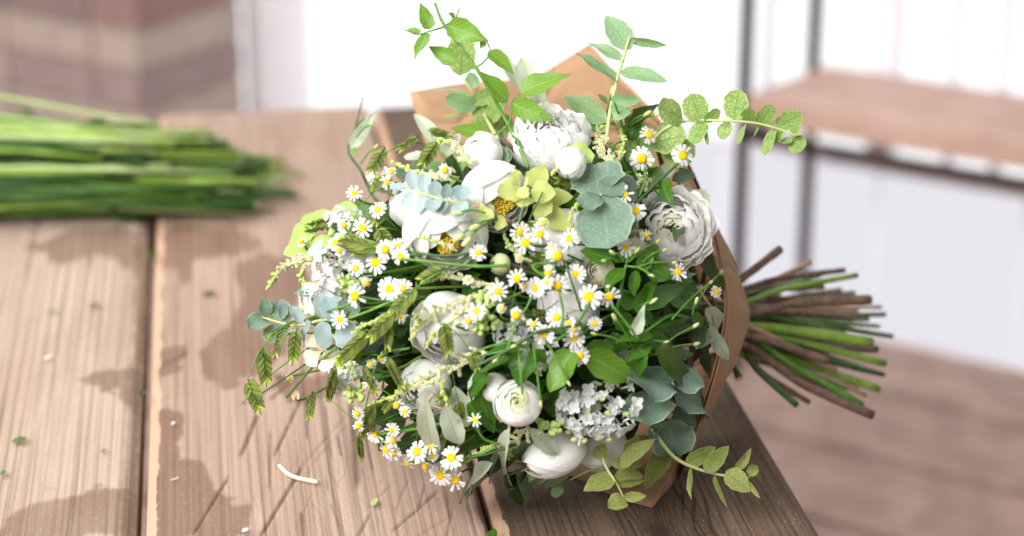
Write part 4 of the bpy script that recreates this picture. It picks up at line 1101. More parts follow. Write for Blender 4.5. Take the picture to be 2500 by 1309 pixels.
rosette('lime yellow eucalyptus rosette over the open peony', 1290, 462,
        [(-15, 0, 1212, 470, 66, 5, .0, .006), (5, -5, 1332, 405, 58, 10, .0, .006), (5, 5, 1358, 472, 62, -5, .004, .008), (0, 20, 1270, 505, 50, 10, -.004, .004), (20, 30, 1345, 520, 60, 20, -.008, -.004), (-20, -20, 1245, 425, 40, 0, .004, .010), (-10, -15, 1290, 445, 30, 5, .008, .012), (-25, 0, 1290, 480, 32, 5, .008, .014), (30, 20, 1400, 480, 46, 20, -.012, -.010), (10, 40, 1400, 560, 60, 20, -.018, -.014)], 'lime', .016)
rosette('pale round leaves peeping out beside the astilbe plume near the damp stain', 800, 560,
        [(-20, 0, 690, 600, 90, 0, .0, .0), (-10, 0, 760, 515, 80, 10, -.01, -.01), (10, 0, 872, 505, 76, 5, -.014, -.014), (-25, 20, 740, 640, 70, 10, -.004, .0), (-10, 10, 800, 600, 60, 5, .0, .0)], 'pale', -.010)
sprig('eucalyptus_branch', 'blue-grey round leaf branch lying over the cupped peonies', 'eucalyptus', [(1150, 500, .018), (1090, 490, .024), (1040, 475, .026), (985, 455, .024)],
      [(1036, 476, 1036, 426, 30, 5), (1015, 468, 1000, 422, 28, 10), (1010, 470, 982, 500, 28, 20), (995, 460, 955, 455, 22, 15), (1062, 480, 1064, 445, 32, 5), (1045, 478, 1020, 520, 28, 30), (1062, 482, 1058, 512, 40, 5), (1090, 488, 1078, 520, 30, 35), (1085, 486, 1092, 452, 26, 40), (1125, 490, 1130, 455, 42, 10), (1125, 492, 1122, 535, 40, 10), (1000, 462, 1012, 440, 18, 10), (1105, 488, 1100, 462, 24, 30)],
      'blue', 'ellip', 'eucstem', 1.3, .6, .024, wave=.02, curl=.03)
sprig('eucalyptus_branch', 'blue-grey round leaf branch sagging out over the damp stain', 'eucalyptus', [(870, 790, .0), (800, 780, .006), (720, 795, .008), (640, 775, .008)],
      [(650, 775, 612, 795, 46, 5, None, None, 'dollar'), (650, 775, 645, 732, 30, 20, None, None, 'dollar'), (665, 780, 690, 740, 44, 10, None, None, 'dollar'), (670, 790, 680, 830, 60, 10, None, None, 'dollar'), (700, 790, 690, 735, 34, 30), (735, 790, 715, 750, 30, 30), (790, 782, 790, 848, 40, 5), (795, 780, 780, 720, 40, 15), (760, 785, 730, 840, 40, 20), (830, 785, 800, 730, 60, 10), (840, 785, 860, 850, 60, 15), (735, 795, 720, 840, 26, 30), (850, 780, 850, 730, 50, 20, None, None, 'dollar'), (760, 720, 725, 700, 40, 10, None, None, 'dollar')],
      'blue', 'ellip', 'eucstem', 1.4, .7, .006, wave=.05)
# jasmine at the right
sprig('jasmine_sprig', 'glossy jasmine sprig with pointed buds beside the small cream rose', 'jasmine', [(1500, 790, -.006), (1512, 730, .006), (1525, 660, .012), (1540, 610, .016)],
      [(1495, 632, 1418, 612, 54, 5, .012), (1520, 656, 1478, 702, 42, 10), (1500, 640, 1530, 615, 30, 10), (1560, 660, 1592, 610, 40, 20), (1555, 660, 1545, 725, 36, 25), (1575, 650, 1640, 680, 50, 10), (1530, 640, 1512, 605, 26, 20), (1590, 640, 1600, 590, 30, 30)],
      'jas', 'ovate', 'stem', 1.6, .8, .012, buds=[(1535, 640, 1605, 590, 9), (1540, 630, 1555, 612, 9), (1545, 655, 1645, 642, 9), (1530, 650, 1590, 672, 8), (1525, 640, 1495, 617, 10), (1570, 640, 1620, 612, 8), (1510, 640, 1475, 637, 8)])
sprig('jasmine_sprig', 'dense glossy jasmine sprig with long leaves against the paper edge', 'jasmine', [(1690, 780, -.012), (1640, 770, .0), (1590, 800, .006), (1550, 830, .008)],
      [(1548, 752, 1688, 684, 62, 15, .010), (1555, 765, 1610, 660, 50, -25, .004), (1640, 700, 1742, 742, 50, 25, -.004), (1630, 730, 1720, 745, 48, 10, .0), (1590, 800, 1690, 770, 52, -20, .006), (1580, 820, 1650, 850, 48, 20, .006), (1590, 815, 1502, 832, 46, 10, .010), (1580, 835, 1535, 880, 46, -15, .008), (1585, 790, 1560, 750, 40, 35, .012), (1600, 850, 1726, 968, 66, 15, .024, .026), (1560, 850, 1548, 935, 54, -10, .010), (1545, 820, 1575, 745, 34, 40, .018, .024, 'olive'), (1690, 770, 1725, 800, 34, 10, .0), (1660, 760, 1700, 700, 40, 20, -.002), (1500, 780, 1570, 800, 50, 15, -.004), (1510, 740, 1570, 720, 50, 20, -.008), (1620, 870, 1700, 860, 40, 15, .0), (1480, 830, 1540, 850, 50, 10, -.006)],
      'jas', 'acum', 'stem', 1.7, .8, .006, buds=[(1600, 860, 1698, 795, 11), (1600, 865, 1700, 840, 11), (1545, 850, 1500, 775, 11), (1540, 848, 1450, 815, 9), (1560, 845, 1625, 835, 8), (1640, 780, 1735, 690, 9), (1560, 760, 1595, 735, 10), (1700, 740, 1760, 665, 12), (1690, 770, 1700, 735, 9)])
sprig('jasmine_sprig', 'jasmine sprig with broad leaves dangling slim buds over the round ranunculus', 'jasmine', [(1440, 790, .006), (1380, 810, .020), (1310, 812, .024), (1250, 850, .024), (1170, 870, .02)],
      [(1295, 850, 1258, 938, 76, 10, .012, .022), (1400, 852, 1340, 958, 70, 5, .014, .024, 'vine'), (1425, 862, 1552, 932, 74, 15, .012, .018, 'vine'), (1250, 872, 1170, 905, 34, 30, .012), (1290, 850, 1190, 850, 40, 25, .006), (1310, 850, 1330, 890, 36, 20, .006), (1500, 850, 1420, 850, 46, 15, .0)],
      'jas', 'ovate', 'stem', 1.5, .7, .016, buds=[(1265, 845, 1276, 970, 9), (1300, 830, 1320, 985, 9), (1330, 830, 1388, 935, 8), (1290, 830, 1255, 845, 9), (1250, 850, 1210, 880, 8), (1270, 835, 1145, 865, 8)], wave=.10)
sprig('jasmine_sprig', 'dark glossy jasmine leaf and buds behind the top chamomile heads', 'jasmine', [(1560, 440, -.01), (1530, 370, .006), (1520, 310, .010), (1500, 250, 1.50)],
      [(1525, 300, 1610, 255, 40, 30, .008, .010, 'dark'), (1528, 340, 1565, 285, 46, 15, .0, .006, 'jas'), (1610, 440, 1640, 500, 44, 10, .01, .018), (1590, 460, 1620, 380, 36, 20, .0)], 'jas', 'acum', 'stem', 1.3, .6, .008, False,
      buds=[(1480, 285, 1495, 222, 11), (1480, 285, 1545, 252, 9), (1480, 285, 1530, 264, 7), (1525, 315, 1580, 278, 11), (1525, 330, 1540, 275, 9), (1490, 370, 1520, 345, 9), (1535, 310, 1605, 280, 8)])
# jasmine trumpets across the cupped peony
sprig('jasmine_trumpets', 'yellow-green jasmine trumpets laid across the cupped peony', 'jasmine', [(1225, 530, .012), (1190, 540, .022)],
      [(1190, 545, 1175, 490, 40, 20, .02, .02, 'lime'), (1210, 540, 1240, 550, 40, 20, .014, .014, 'lime')], 'lime', 'acum', 'darkstem', 1.4, 1.0, .022, False,
      buds=[(1185, 520, 1118, 520, 12), (1180, 540, 1120, 580, 15), (1190, 545, 1140, 590, 15), (1200, 540, 1160, 555, 15)])
# olive sprigs
sprig('olive_sprig', 'silvery olive leaves hanging onto the table beside the lowest chamomile', 'olive', [(1245, 1035, .006), (1240, 1060, .010)],
      [(1243, 1045, 1205, 1212, 48, 0, .022, .030, 'olive'), (1200, 1130, 1108, 1212, 48, 5, .010, .014, 'olive'), (1290, 1045, 1365, 1115, 34, 15, .016, .022), (1230, 1090, 1170, 1180, 40, 15, -.006, 0, 'olivetop'), (1300, 1075, 1215, 1140, 40, 10, -.01, -.006, 'olivetop'), (1190, 1150, 1100, 1218, 60, 20, -.006, -.004, 'olivetop')], 'olive', 'lance', 'tan', 1.2, 1.0, .010)
sprig('olive_sprig', 'pale olive leaves dangling below the lacy astilbe', 'olive', [(1060, 960, .0), (1045, 985, .008), (1085, 1000, .008)],
      [(1036, 975, 1055, 1135, 46, 5, .026, .030, 'olive'), (1085, 985, 1124, 1098, 46, 5, .018, .022, 'olive'), (1110, 940, 1140, 1050, 46, 10, -.004, 0), (1060, 1000, 1000, 1080, 40, 20, -.006, -.006, 'olivetop'), (1100, 1040, 1060, 1120, 40, 15, -.012, -.01, 'olivetop'), (1180, 900, 1140, 980, 34, 20, .0, .004)], 'olive', 'lance', 'tan', 1.2, .9, .008)
sprig('olive_sprig', 'grey-green olive leaves standing between the double ranunculus and the paper edge', 'olive', [(1720, 620, -.012), (1700, 520, .0), (1690, 480, .0)],
      [(1690, 508, 1640, 560, 40, 20, .006, .012, 'olivetop'), (1698, 505, 1720, 582, 62, 5, .006, .012), (1700, 560, 1745, 690, 44, 20, -.008, -.006, 'olivetop'), (1690, 470, 1730, 500, 40, 15, -.006), (1660, 480, 1700, 485, 40, 10, -.004), (1640, 440, 1700, 420, 36, 20, -.006, -.006, 'olivetop'), (1660, 510, 1690, 450, 40, 20, -.008), (1620, 440, 1640, 390, 30, 20, -.008)], 'olive', 'lance', 'tan', 1.2, .9, .0)
sprig('olive_sprig', 'grey-green olive leaves tucked along the paper edge beside the jasmine', 'olive', [(1700, 700, -.014), (1740, 760, -.002), (1745, 820, .0)],
      [(1725, 750, 1760, 812, 44, 10, .0, .006), (1735, 790, 1775, 890, 34, 25, .0, .010), (1720, 770, 1700, 850, 44, 20, -.008, -.008, 'olivetop'), (1740, 640, 1760, 720, 40, 20, -.006, -.006, 'olivetop'), (1700, 690, 1640, 670, 50, 30, -.014, -.014, 'olivetop'), (1730, 840, 1720, 930, 44, 20, -.006, -.006, 'olivetop'), (1700, 850, 1740, 800, 40, 10, -.010, -.01)], 'olive', 'lance', 'tan', 1.1, .8, .0)
sprig('olive_sprig', 'silvery olive tips poking up behind the ruffled peony before the paper', 'olive', [(1310, 300, 1.60), (1290, 240, 1.62), (1270, 170, 1.64)],
      [(1295, 215, 1275, 136, 40, 10, 1.63), (1270, 225, 1222, 118, 30, 30, 1.64), (1285, 205, 1262, 155, 24, 40, 1.64, None, 'olivetop'), (1300, 240, 1330, 215, 30, 20, 1.62, None, 'olivetop'), (1320, 260, 1300, 200, 36, 20, 1.61)], 'olive', 'lance', 'tan', 1.2, .8, 1.62, False)
sprig('olive_sprig', 'grey-green olive leaves on the paper beside the sea oats', 'olive', [(1110, 420, -.01), (1070, 370, 1.60)],
      [(1095, 380, 1012, 272, 34, 20, 1.60), (1045, 385, 985, 380, 26, 20, 1.58, None, 'olive'), (1100, 425, 1020, 390, 34, 10, 1.58, None, 'eucgrey'), (1080, 380, 1120, 330, 30, 20, 1.60), (1240, 400, 1190, 350, 50, 10, -.02, -.02, 'eucgrey'), (1245, 370, 1200, 400, 50, 10, -.02, -.02, 'dollar')], 'olive', 'lance', 'tan', 1.2, .8, 1.59, False)
sprig('dark_leaf_sprig', 'dark olive leaves lying on the table under the white tulip', 'foliage', [(1300, 1140, -.01), (1240, 1160, -.004)],
      [(1300, 1150, 1225, 1190, 50, 10, -.008, -.004), (1260, 1150, 1300, 1220, 44, 10, .0, .004, 'dollar', 'ellip'), (1240, 1150, 1270, 1215, 44, 20, -.004, .0, 'dark', 'ellip'), (1290, 1175, 1310, 1135, 24, 30, .008, .014, 'eucgrey'), (1310, 1180, 1340, 1150, 22, 30, .004, .01, 'eucgrey'), (1345, 1208, 1375, 1195, 26, 10, .004, .008, 'eucgrey', 'ellip'), (1330, 1190, 1395, 1150, 20, 40, .0, .006, 'eucgrey'), (1215, 1150, 1120, 1190, 54, 10, -.012, -.010, 'dark', 'ellip')], 'olivetop', 'lance', 'eucstem', 1.1, .6, .0, False)
sprig('strap_leaves', 'folded bright green strap leaves beside the round ranunculus', 'foliage', [(1180, 930, -.004), (1165, 950, .002)],
      [(1160, 930, 1205, 1068, 52, 10, .004, .006, 'jas', 'blade'), (1190, 900, 1150, 970, 46, 20, .006, .008, 'jas', 'ovate'), (1230, 1050, 1180, 990, 34, 15, -.004, -.002, 'dark', 'lance'), (1150, 980, 1165, 1060, 30, 30, .0, .002, 'jas', 'blade')], 'jas', 'ovate', 'stem', 1.5, 1.0, .0)
sprig('lime_leaf', 'single lime green leaf between the ruffled peony and its bud', 'leaf', [(1450, 400, .0), (1440, 380, .012)], [(1445, 400, 1385, 352, 56, 15, .012, .016, 'pale', 'ovate'), (1430, 350, 1400, 330, 40, 10, -.008, -.008, 'pale', 'ovate')], 'pale', 'ovate', 'stem', 1.0, .6, .01, False, wave=.15)

# ------------------------------------------------------------------ sea oats: threads with flat spikelets of folded scales
def oat_scale(mk, k):
    V, F, U = leaf_geo(1.0, .36, 'ovate', .5, .05, 0, k, 4, 6)
    return mesh('scale', V, F, M[mk], True, U)
OATS = [oat_scale('oat', k) for k in range(3)]; OATT = oat_scale('oattip', 1)
def spikelet(root, bx, by, tx, ty, w, d0, d1, roll):
    b, t = P(bx, by, d0), P(tx, ty, d1)
    L = (t - b).length
    k = mpp(b)
    m3 = frame(b, t, roll)
    me_v, me_f, me_u = tube_data([Vector((0, 0, 0)), Vector((0, L * .92, 0))], .0006, .0003, 4)
    sp = link('spikelet', mesh('spikelet', me_v, me_f, M['oat'], True, me_u), root, Matrix.Translation(b - root.location) @ m3.to_4x4())
    n = 12
    for i in range(n):
        f = i / (n - 1)
        y = L * (0.02 + 0.66 * f)
        side = 1 if i % 2 else -1
        ang = side * math.radians(34 - 14 * f)
        env = math.sin(math.pi * min(1, (f * .8 + .22))) ** .6
        sl = L * .34 * (0.7 + .3 * env)
        wd = w * k * 1.0 * env / math.sin(math.radians(32)) / (sl * 2.0)
        lm = Matrix.Translation(Vector((0, y, side * .0004))) @ Matrix.Rotation(-ang * (w * k / L) / .36, 4, 'Z') @ Matrix.Rotation(side * .35, 4, 'Y') @ Matrix.Diagonal((sl * min(1.7, max(1.0, wd)), sl, sl, 1))
        link('scale', OATT if i >= n - 2 else OATS[i % 3], sp, lm)
    return sp
def oats(label, stem, spk, d=.012):
    pts = [P(q[0], q[1], q[2] if len(q) > 2 else d) for q in stem]
    root = thing('sea_oat_stalk', pts[0], label, 'sea oats')
    tube('stem', pts, .0008, .0004, M['stem'], root, 5, 6)
    for q in spk:
        bx, by, tx, ty, w = q[:5]
        d0 = q[5] if len(q) > 5 else d; roll = q[6] if len(q) > 6 else rnd.uniform(-20, 20)
        spikelet(root, bx, by, tx, ty, w, d0, d0, roll)
        # thread back to the stalk
        b = P(bx, by, d0)
        near = min(pts, key=lambda p: (p - b).length)
        if (near - b).length > .004:
            tube('thread', [near, near.lerp(b, .5) + Vector((0, 0, .004)), b], .0003, .0003, M['stem'], root, 4, 4)
oats('sea oat stalk with heads drooping over the damp stain by the blue-grey leaves', [(900, 730, .008), (800, 760, .016), (700, 800, .016), (640, 850, 1.50), (605, 925, 1.49)],
     [(640, 848, 652, 956, 42, 1.50), (604, 925, 642, 1022, 44, 1.49), (690, 805, 668, 885, 32, 1.50, 35), (724, 800, 712, 902, 36, 1.49), (730, 780, 640, 830, 16, 1.50, 65)])
oats('sea oat stalk with long brown-tipped heads crossing the middle of the bouquet', [(1170, 620, .012), (1090, 655, .018), (1015, 705, .024), (950, 780, .026), (880, 830, .026)],
     [(1085, 655, 1008, 692, 40, .020), (1018, 704, 938, 782, 48, .028), (962, 765, 888, 842, 48, .030), (905, 810, 805, 900, 46, .028), (822, 898, 795, 988, 38, .026), (950, 780, 945, 870, 40, .022, 40)])
oats('sea oat stalk with slim heads hanging past the lowest lilac to the table', [(1000, 850, .010), (930, 870, .016), (900, 960, .016), (885, 1050, .016)],
     [(945, 870, 990, 965, 24, .016, 40), (885, 890, 925, 975, 22, .016, 45), (918, 985, 878, 1075, 42, .014), (876, 1060, 882, 1132, 26, .014, 25), (762, 955, 752, 1038, 30, .004, 25), (960, 970, 930, 1010, 30, .006)])
oats('sea oat head hanging before the cream-white peony', [(1060, 750, .02), (1075, 790, .022)], [(1082, 788, 1098, 884, 40, .020), (1150, 860, 1168, 915, 34, .012), (1118, 980, 1128, 1042, 34, .014), (1100, 950, 1060, 985, 30, .006)])
oats('sea oat stalk with purple-brown heads rising before the paper', [(1100, 420, .0), (1060, 360, 1.56), (990, 350, 1.56), (930, 380, 1.57)],
     [(940, 360, 893, 438, 40, 1.57), (1022, 332, 962, 376, 26, 1.56, 25), (1068, 345, 1018, 418, 40, 1.55), (1045, 318, 1110, 336, 22, 1.58, 30)])
oats('sea oat stalk with dark heads among the white lilac', [(1000, 610, .004), (930, 600, .010), (850, 570, .012)],
     [(930, 615, 800, 575, 44, .014), (900, 612, 850, 618, 36, .010), (880, 530, 870, 600, 46, .006, 20), (830, 540, 735, 556, 34, .006, 20), (945, 505, 905, 560, 34, .004), (910, 470, 930, 420, 30, -.006), (920, 560, 960, 610, 46, .006)])
oats('sea oat heads half hidden among the middle chamomile', [(1330, 560, -.004), (1290, 590, .0)], [(1290, 545, 1250, 600, 44, -.004), (1300, 650, 1330, 610, 44, -.008, 10), (1245, 770, 1300, 790, 34, -.006), (1420, 440, 1340, 440, 36, -.004), (1330, 770, 1290, 760, 44, -.012)], d=.0)

# ------------------------------------------------------------------ chamomile
def ray_petal(k):
    V, F, U = [], [], []
    nu, nv = 4, 7
    for j in range(nv + 1):
        v = j / nv
        w = .145 * (0.55 + 0.75 * v - 0.25 * v ** 2) * (1 if v < .8 else math.sqrt(max(0.04, 1 - ((v - .8) / .21) ** 2)))
        for i in range(nu + 1):
            u = i / nu * 2 - 1
            z = -.10 * v * v * (0.6 + .25 * k) - .03 * u * u + .012 * math.cos(u * 6)
            V.append(Vector((u * w, .34 + .66 * v - (.03 * (1 - abs(u)) if j == nv else 0), z))); U.append((i / nu, v))
    for j in range(nv):
        for i in range(nu):
            a = j * (nu + 1) + i; F.append((a, a + 1, a + nu + 2, a + nu + 1))
    return mesh('petal', V, F, M['ray'], True, U)
RAYS = [ray_petal(k) for k in range(4)]
def disc_mesh(h):
    V, F = [], []
    seg, rings = 20, 7
    for j in range(rings + 1):
        th = math.pi / 2 * j / rings
        for i in range(seg):
            a = 2 * math.pi * i / seg
            b = 1 + .03 * math.sin(i * 7.1 + j * 3.7)
            V.append(Vector((.41 * math.sin(th) * math.cos(a) * b, .41 * math.sin(th) * math.sin(a) * b, h * math.cos(th) - (.05 if j == 0 else 0) - .06)))
    for j in range(rings):
        for i in range(seg):
            F.append((j * seg + i, (j + 1) * seg + i, (j + 1) * seg + (i + 1) % seg, j * seg + (i + 1) % seg))
    return mesh('disc', V, F, M['disc'])
DISCS = [disc_mesh(.2), disc_mesh(.3)]
cv, cf = ball_geo(Vector((0, 0, -.16)), .26, .7, seg=8, rings=5)
CALYX = mesh('calyx', cv, cf, M['stem'])
LAND = [(1620, 360, 'above the silver-green rosette by the paper edge'), (1540, 500, 'against the silver-green leaf rosette'), (1540, 590, 'beside the small wilted cream rose'), (1655, 665, 'under the layered double ranunculus'), (1755, 710, 'by the paper edge over the jasmine'),
        (1290, 575, 'below the lime yellow rosette'), (1370, 605, 'on the pale cupped peony'), (1330, 690, 'between the pale peonies in the middle cluster'), (1410, 670, 'beside the small cream rose'), (1460, 725, 'beside the dark jasmine leaves in a pair'), (1200, 715, 'beside the green ranunculus bud'), (1155, 770, 'by the green lilac buds'), (1260, 770, 'over the white lilac by the lilac buds'), (1360, 790, 'in the row under the pale peony'), (1410, 830, 'above the wavy green leaf'), (1168, 617, 'on a thin stalk beside the cupped peony stamens'),
        (900, 540, 'above the soft white lilac near the far side'), (950, 620, 'in the cluster over the soft white lilac'), (965, 705, 'behind the sea oat heads'), (865, 720, 'over the white lilac above the blue-grey leaves'), (830, 780, 'alone before the blue-grey leaves'), (980, 770, 'half hidden behind a sea oat head'), (818, 600, 'in the soft white lilac'), (910, 900, 'by the low lilac over the knife marks'), (970, 1000, 'below the lacy astilbe near the table'), (945, 1080, 'in the lowest cluster over the knife marks'), (1040, 1100, 'beside the dangling pale olive leaf'), (1095, 1165, 'in the pair lying lowest on the table'), (1160, 1025, 'alone under the round ranunculus'), (865, 470, 'faint and far behind by the vine tendril')]
CH = [(1585, 328, 27), (1567, 388, 34), (1667, 378, 31), (1525, 475, 25), (1553, 515, 28), (1578, 573, 19), (1528, 605, 26), (1655, 664, 26), (1750, 712, 18),
      (1270, 567, 28), (1283, 594, 31), (1318, 572, 27), (1326, 544, 18), (1390, 583, 29), (1346, 605, 18), (1362, 625, 33), (1268, 631, 13), (1338, 668, 24), (1405, 670, 28), (1262, 681, 28), (1308, 703, 29), (1361, 698, 31), (1437, 725, 36), (1487, 725, 31), (1216, 712, 28), (1196, 724, 17), (1163, 760, 26), (1143, 784, 21), (1225, 753, 16), (1260, 770, 29), (1358, 775, 28), (1388, 788, 20), (1452, 790, 21), (1400, 803, 22), (1401, 826, 31), (1328, 817, 29), (1302, 792, 20), (1415, 870, 28), (1168, 617, 24), (1143, 683, 14), (1335, 690, 20), (1280, 700, 16), (1340, 655, 14),
      (923, 512, 25), (884, 557, 29), (940, 610, 29), (972, 600, 20), (978, 626, 27), (917, 640, 34), (868, 655, 24), (950, 706, 34), (985, 705, 28), (865, 723, 32), (895, 692, 20), (830, 780, 27), (978, 770, 23), (818, 592, 24), (828, 612, 18), (815, 535, 22), (840, 550, 18), (770, 640, 18), (735, 590, 16),
      (902, 937, 24), (928, 875, 18), (905, 888, 16), (967, 990, 23), (988, 1005, 17), (917, 1060, 26), (958, 1050, 21), (960, 1076, 22), (940, 1098, 27), (960, 1107, 23), (993, 1133, 21), (1018, 1103, 31), (1052, 1090, 24), (1103, 1118, 33), (1055, 1112, 18), (1038, 1140, 22), (1075, 1160, 32), (1112, 1172, 31), (1160, 1025, 20), (872, 1010, 20), (875, 1040, 17), (720, 965, 15), (705, 925, 14), (690, 820, 14),
      (865, 472, 22), (945, 445, 20), (955, 418, 16), (1085, 415, 22)]
grp = {}
for i, (x, y, r) in enumerate(CH):
    lm_ = min(LAND, key=lambda q: (q[0] - x) ** 2 + (q[1] - y) ** 2)[2]
    grp[i] = lm_
cnt = {}
for v_ in grp.values(): cnt[v_] = cnt.get(v_, 0) + 1
for i, (x, y, r) in enumerate(CH):
    d = .020 + .006 * math.sin(i * 2.7) if x > 1000 else .012 + .006 * math.sin(i * 2.7)
    p = P(x, y, d)
    if p.z < .012: p = on_plane(x, y, .012 + .4 * r * mpp(p))
    R = r * mpp(p) * 0.95
    rad = (p - (HC + AXIS * .05)).normalized()
    ax = rad * .55 + (CAM - p).normalized() * .75 + Vector((rnd.gauss(0, .22), rnd.gauss(0, .22), rnd.gauss(0, .22)))
    if i % 9 == 4: ax += Vector((-.5, 0, .3))
    m4 = axis_matrix(p, ax, rnd.uniform(0, 6))
    lab = ('chamomile head with white petals ' if cnt[grp[i]] > 1 else 'single chamomile head ') + grp[i]
    root = thing('chamomile_flower', p, lab, 'chamomile', 'chamomile heads ' + grp[i] if cnt[grp[i]] > 1 else None, m4)
    n = rnd.randint(11, 15)
    droop = (rnd.uniform(-.75, -.45) if i % 12 == 5 else rnd.uniform(-.3, .3)) if r > 18 else rnd.uniform(-.5, .0)
    for k in range(n):
        if rnd.random() < (.28 if i % 11 == 3 else .06): continue
        lm = Matrix.Rotation(2 * math.pi * k / n + rnd.uniform(-.08, .08), 4, 'Z') @ Matrix.Rotation(droop + rnd.uniform(-.26, .26), 4, 'X') @ Matrix.Diagonal((R * rnd.uniform(.85, 1.15), R * rnd.uniform(.92, 1.05), R, 1))
        link('petal', RAYS[k % 4], root, lm)
    link('disc', DISCS[i % 2], root, Matrix.Scale(R * (1.12 if r < 19 else 1), 4))
    link('calyx', CALYX, root, Matrix.Scale(R, 4))
    inward = (NECK - p)
    axn = ax.normalized()
    q1 = p - axn * .014 + Vector((rnd.uniform(-.008, .008), rnd.uniform(-.003, .003), rnd.uniform(-.006, .004)))
    q2 = p + inward * .16 - axn * .02 + Vector((rnd.uniform(-.012, .012), 0, rnd.uniform(-.008, .010)))
    q3 = p + inward * .42 - axn * .012
    inv = m4.inverted()
    V, F, U = tube_data(catmull([p - axn * .002, q1, q2, q3], 5), .0008, .0011, 5)
    link('stem', mesh('stem', [inv @ v for v in V], F, M['stem'] if i % 3 else M['brightstem'], True, U), root)

# loose visible chamomile stalks and grass blades arching over the bouquet
ARCH = [([(1420, 790), (1380, 800), (1310, 812), (1240, 855), (1150, 900)], .026, 1.0), ([(1420, 480), (1470, 440), (1540, 420)], .006, .8), ([(980, 632), (1060, 640), (1160, 650), (1240, 648)], .02, 1.0), ([(1000, 615), (1080, 625), (1150, 618)], .022, .9), ([(1350, 690), (1300, 650), (1360, 640)], .022, .9),
        ([(840, 782), (900, 760), (960, 735), (1000, 730)], .014, .9), ([(880, 725), (940, 735), (1010, 745)], .014, .9), ([(1440, 740), (1400, 800), (1360, 830)], .022, 1.0), ([(1490, 740), (1530, 790), (1560, 830)], .018, .9), ([(1380, 640), (1400, 700), (1420, 760)], .02, .8), ([(1300, 720), (1280, 760), (1240, 800)], .018, .8),
        ([(1160, 1030), (1180, 1070), (1220, 1085)], .014, .9), ([(1110, 1120), (1180, 1110), (1260, 1085)], .012, 1.0), ([(1075, 1160), (1130, 1130), (1210, 1090)], .012, 1.0), ([(920, 1060), (1000, 1050), (1100, 1030)], .008, 1.0), ([(1000, 1100), (1060, 1075), (1120, 1060)], .008, .9), ([(1260, 780), (1240, 850), (1215, 890)], .024, .8), ([(1365, 710), (1375, 760), (1370, 800)], .022, .8), ([(1660, 395), (1600, 450), (1550, 500)], .01, 1.0), ([(1570, 400), (1575, 440), (1560, 480)], .008, .9),
        ([(700, 970), (760, 900), (820, 850)], .0, .9), ([(640, 960), (760, 880), (880, 800)], -.002, .6), ([(590, 985), (680, 900), (800, 820)], .0, .5), ([(1285, 480), (1262, 560), (1255, 620)], .024, .5), ([(1325, 470), (1300, 520), (1290, 545)], .024, .5)]
for k, (pp, d, r) in enumerate(ARCH):
    pts = [P(x, y, d) for x, y in pp]
    xm, ym = pp[len(pp) // 2]
    pl = min(PLACES, key=lambda q: (q[0] - xm) ** 2 + (q[1] - ym) ** 2)[2]
    root = thing('thin_stalk', pts[-1], ('thin green' if k % 3 else 'thin dark green') + ' flower stalk arching past ' + pl, 'stalk', 'thin stalks arching past ' + pl)
    tube('stalk', pts, r / 1000, r / 1000 * 1.2, M['stem'] if k % 3 else M['darkstem'], root, 5, 6)

# ------------------------------------------------------------------ cut stems heaped on the table
LM = [plain('cut_stem_' + k, a, b, 40, 0.45, .08) for k, a, b in (('lime', srgb(122, 152, 50), srgb(148, 176, 76)), ('mid', srgb(70, 108, 30), srgb(96, 132, 46)), ('deep', srgb(38, 74, 24), srgb(62, 98, 36)), ('pale', srgb(160, 186, 110), srgb(182, 200, 136)))]
LN = ['lime green', 'mid green', 'deep green', 'pale green']
base_t = on_plane(300, 555)
for k in range(170):
    yy = rnd.random()
    far = on_plane(rnd.uniform(250, 640) if k % 4 else rnd.uniform(560, 745), 548 - yy * 140, 0)
    hmax = .075 * math.sin(math.pi * min(1, .12 + yy * .8)) * min(1, max(.25, (760 - 1250 - (far.x / far.y) * FPX * .95) / 260))
    h = .005 + hmax * rnd.random()
    e = Vector((far.x, far.y, h))
    sl = rnd.gauss(0.01, .10)
    ln = rnd.uniform(.55, 1.1)
    st_ = e + Vector((-ln, sl * ln, 0)); st_.z = max(.006, h + rnd.uniform(-.03, .05))
    mid_ = e.lerp(st_, .5) + Vector((0, rnd.uniform(-.012, .012), rnd.uniform(0, .012)))
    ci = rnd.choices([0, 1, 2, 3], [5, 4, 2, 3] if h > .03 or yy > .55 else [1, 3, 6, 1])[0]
    r = rnd.uniform(.0014, .0036)
    lab = ('slender ' if r < .0021 else 'thick ' if r > .0029 else '') + LN[ci] + ' cut stem '
    lab += ('on top of the heap' if h > .035 else 'amid the heap' if h > .015 else 'under the heap on the table') + (' with a leaf' if k % 2 == 0 else '')
    root = thing('cut_stem', e, lab, 'stem', lab.replace('stem', 'stems', 1))
    cap_end(tube('stalk', [st_, mid_, e], r * .9, r, LM[ci], root, 7, 5, .1))
    if k % 2 == 0:
        b = e.lerp(st_, rnd.uniform(.05, .9)); t = b + Vector((rnd.uniform(-.06, .06), rnd.uniform(-.04, .01), rnd.uniform(-.02, .02)))
        t.z = max(t.z, .004)
        leaf(root, b, t, rnd.uniform(.014, .028), 'acum', M['jas'] if k % 2 else M['dark'], rnd.uniform(-30, 30))
root = thing('curled_stem', on_plane(90, 420), 'dark curled stem end sticking up from the heap', 'stem')
tube('stalk', [at(95, 400, 2.30), at(88, 340, 2.30), at(78, 285, 2.30), at(55, 262, 2.30)], .005, .003, M['darkstem'], root, 7, 6)

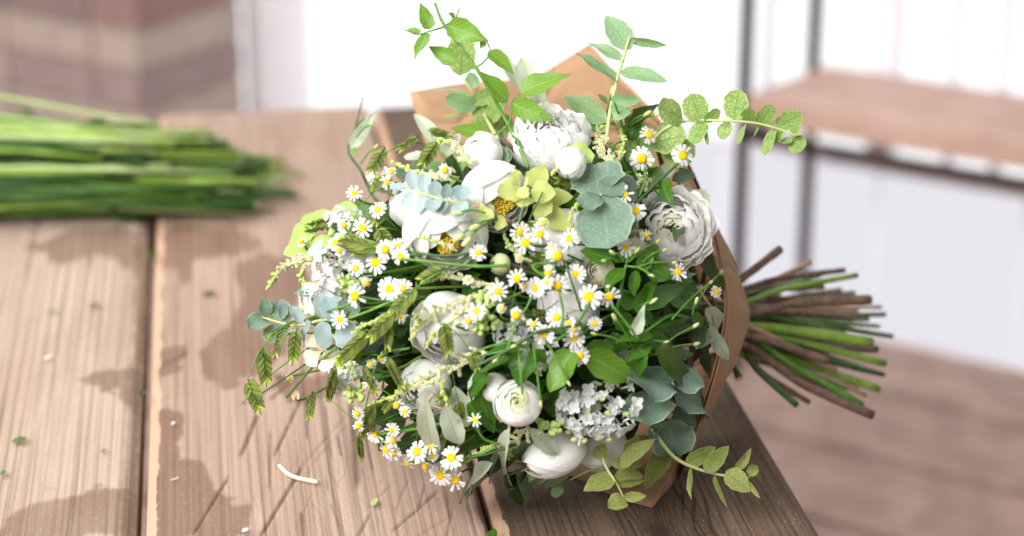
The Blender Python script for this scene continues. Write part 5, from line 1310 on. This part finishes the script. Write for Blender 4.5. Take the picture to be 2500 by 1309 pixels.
# ------------------------------------------------------------------ scraps on the table
def scrap(label, px, py, L, W, ang, mat, shape='ovate', cat='leaf scrap', name='leaf_scrap'):
    b = on_plane(px, py, .0025); k = mpp(b)
    dr = Vector((math.cos(ang), math.sin(ang), 0))
    root = thing(name, b, label, cat)
    e = b + dr * L * k; e.z = .004
    V, F, U = leaf_geo((e - b).length, W * k, shape, .3, -.12, .03, px, 4, 6)
    m = frame(b, e, 0, Vector((0, 0, 1)))
    o = link('blade', mesh('blade', [m @ v for v in V], F, mat, True, U), root)
    o.modifiers.new('thickness', 'SOLIDIFY').thickness = .0004
scrap('small curled green leaf scrap on the pale plank alone', 28, 1078, 40, 24, .1, M['jas'])
scrap('green leaf crumb on the pale plank near the damp patch', 216, 748, 30, 16, .1, M['jas'])
scrap('faint grey-green leaf crumb on the pale plank', 112, 762, 28, 12, .2, M['dollar'])
scrap('dark green leaf crumb on the pinkish plank beyond the stain', 494, 720, 36, 18, .2, M['dark'])
scrap('green leaf crumb wedged in the plank gap', 352, 626, 40, 22, .0, M['jas'])
scrap('dark leaf crumb lower in the plank gap', 340, 965, 20, 30, .4, M['dark'])
scrap('tiny green leaf crumb on the pale plank edge', 246, 1103, 14, 10, .2, M['jas'])
scrap('green leaf scrap at the table side of the pale plank', 0, 1158, 16, 18, .2, M['jas'])
scrap('yellow-green fallen bud on the scored plank', 908, 1236, 34, 15, 1.25, M['lime'], 'lance')
scrap('green leaf scrap on the plank joint under the olive leaves', 1196, 1318, 44, 26, 1.3, M['jas'])
scrap('thin pale stem fibre on the stained plank', 415, 1172, 24, 5, .1, M['olive'], 'lance')
scrap('small white petal on the pale plank', 108, 876, 18, 12, .1, M['white'])
scrap('torn white petal on the pinkish plank below the stain', 590, 1298, 18, 14, .3, M['white'])
scrap('tiny white petal crumb on the stained plank', 418, 1036, 10, 8, .3, M['white'])
scrap('dark leaf crumb under the sea oat heads on the stain', 676, 926, 12, 12, .3, M['dark'])
root = thing('stem_sliver', on_plane(680, 1137, .003), 'thin white bent stem sliver on the scored plank', 'sliver')
tube('peel', [on_plane(681, 1137, .003), on_plane(705, 1158, .003), on_plane(730, 1168, .003), on_plane(776, 1177, .003)], .0013, .0015, plain('white_sliver', srgb(236, 238, 214), srgb(222, 226, 190), 100, .5), root, 6, 5)
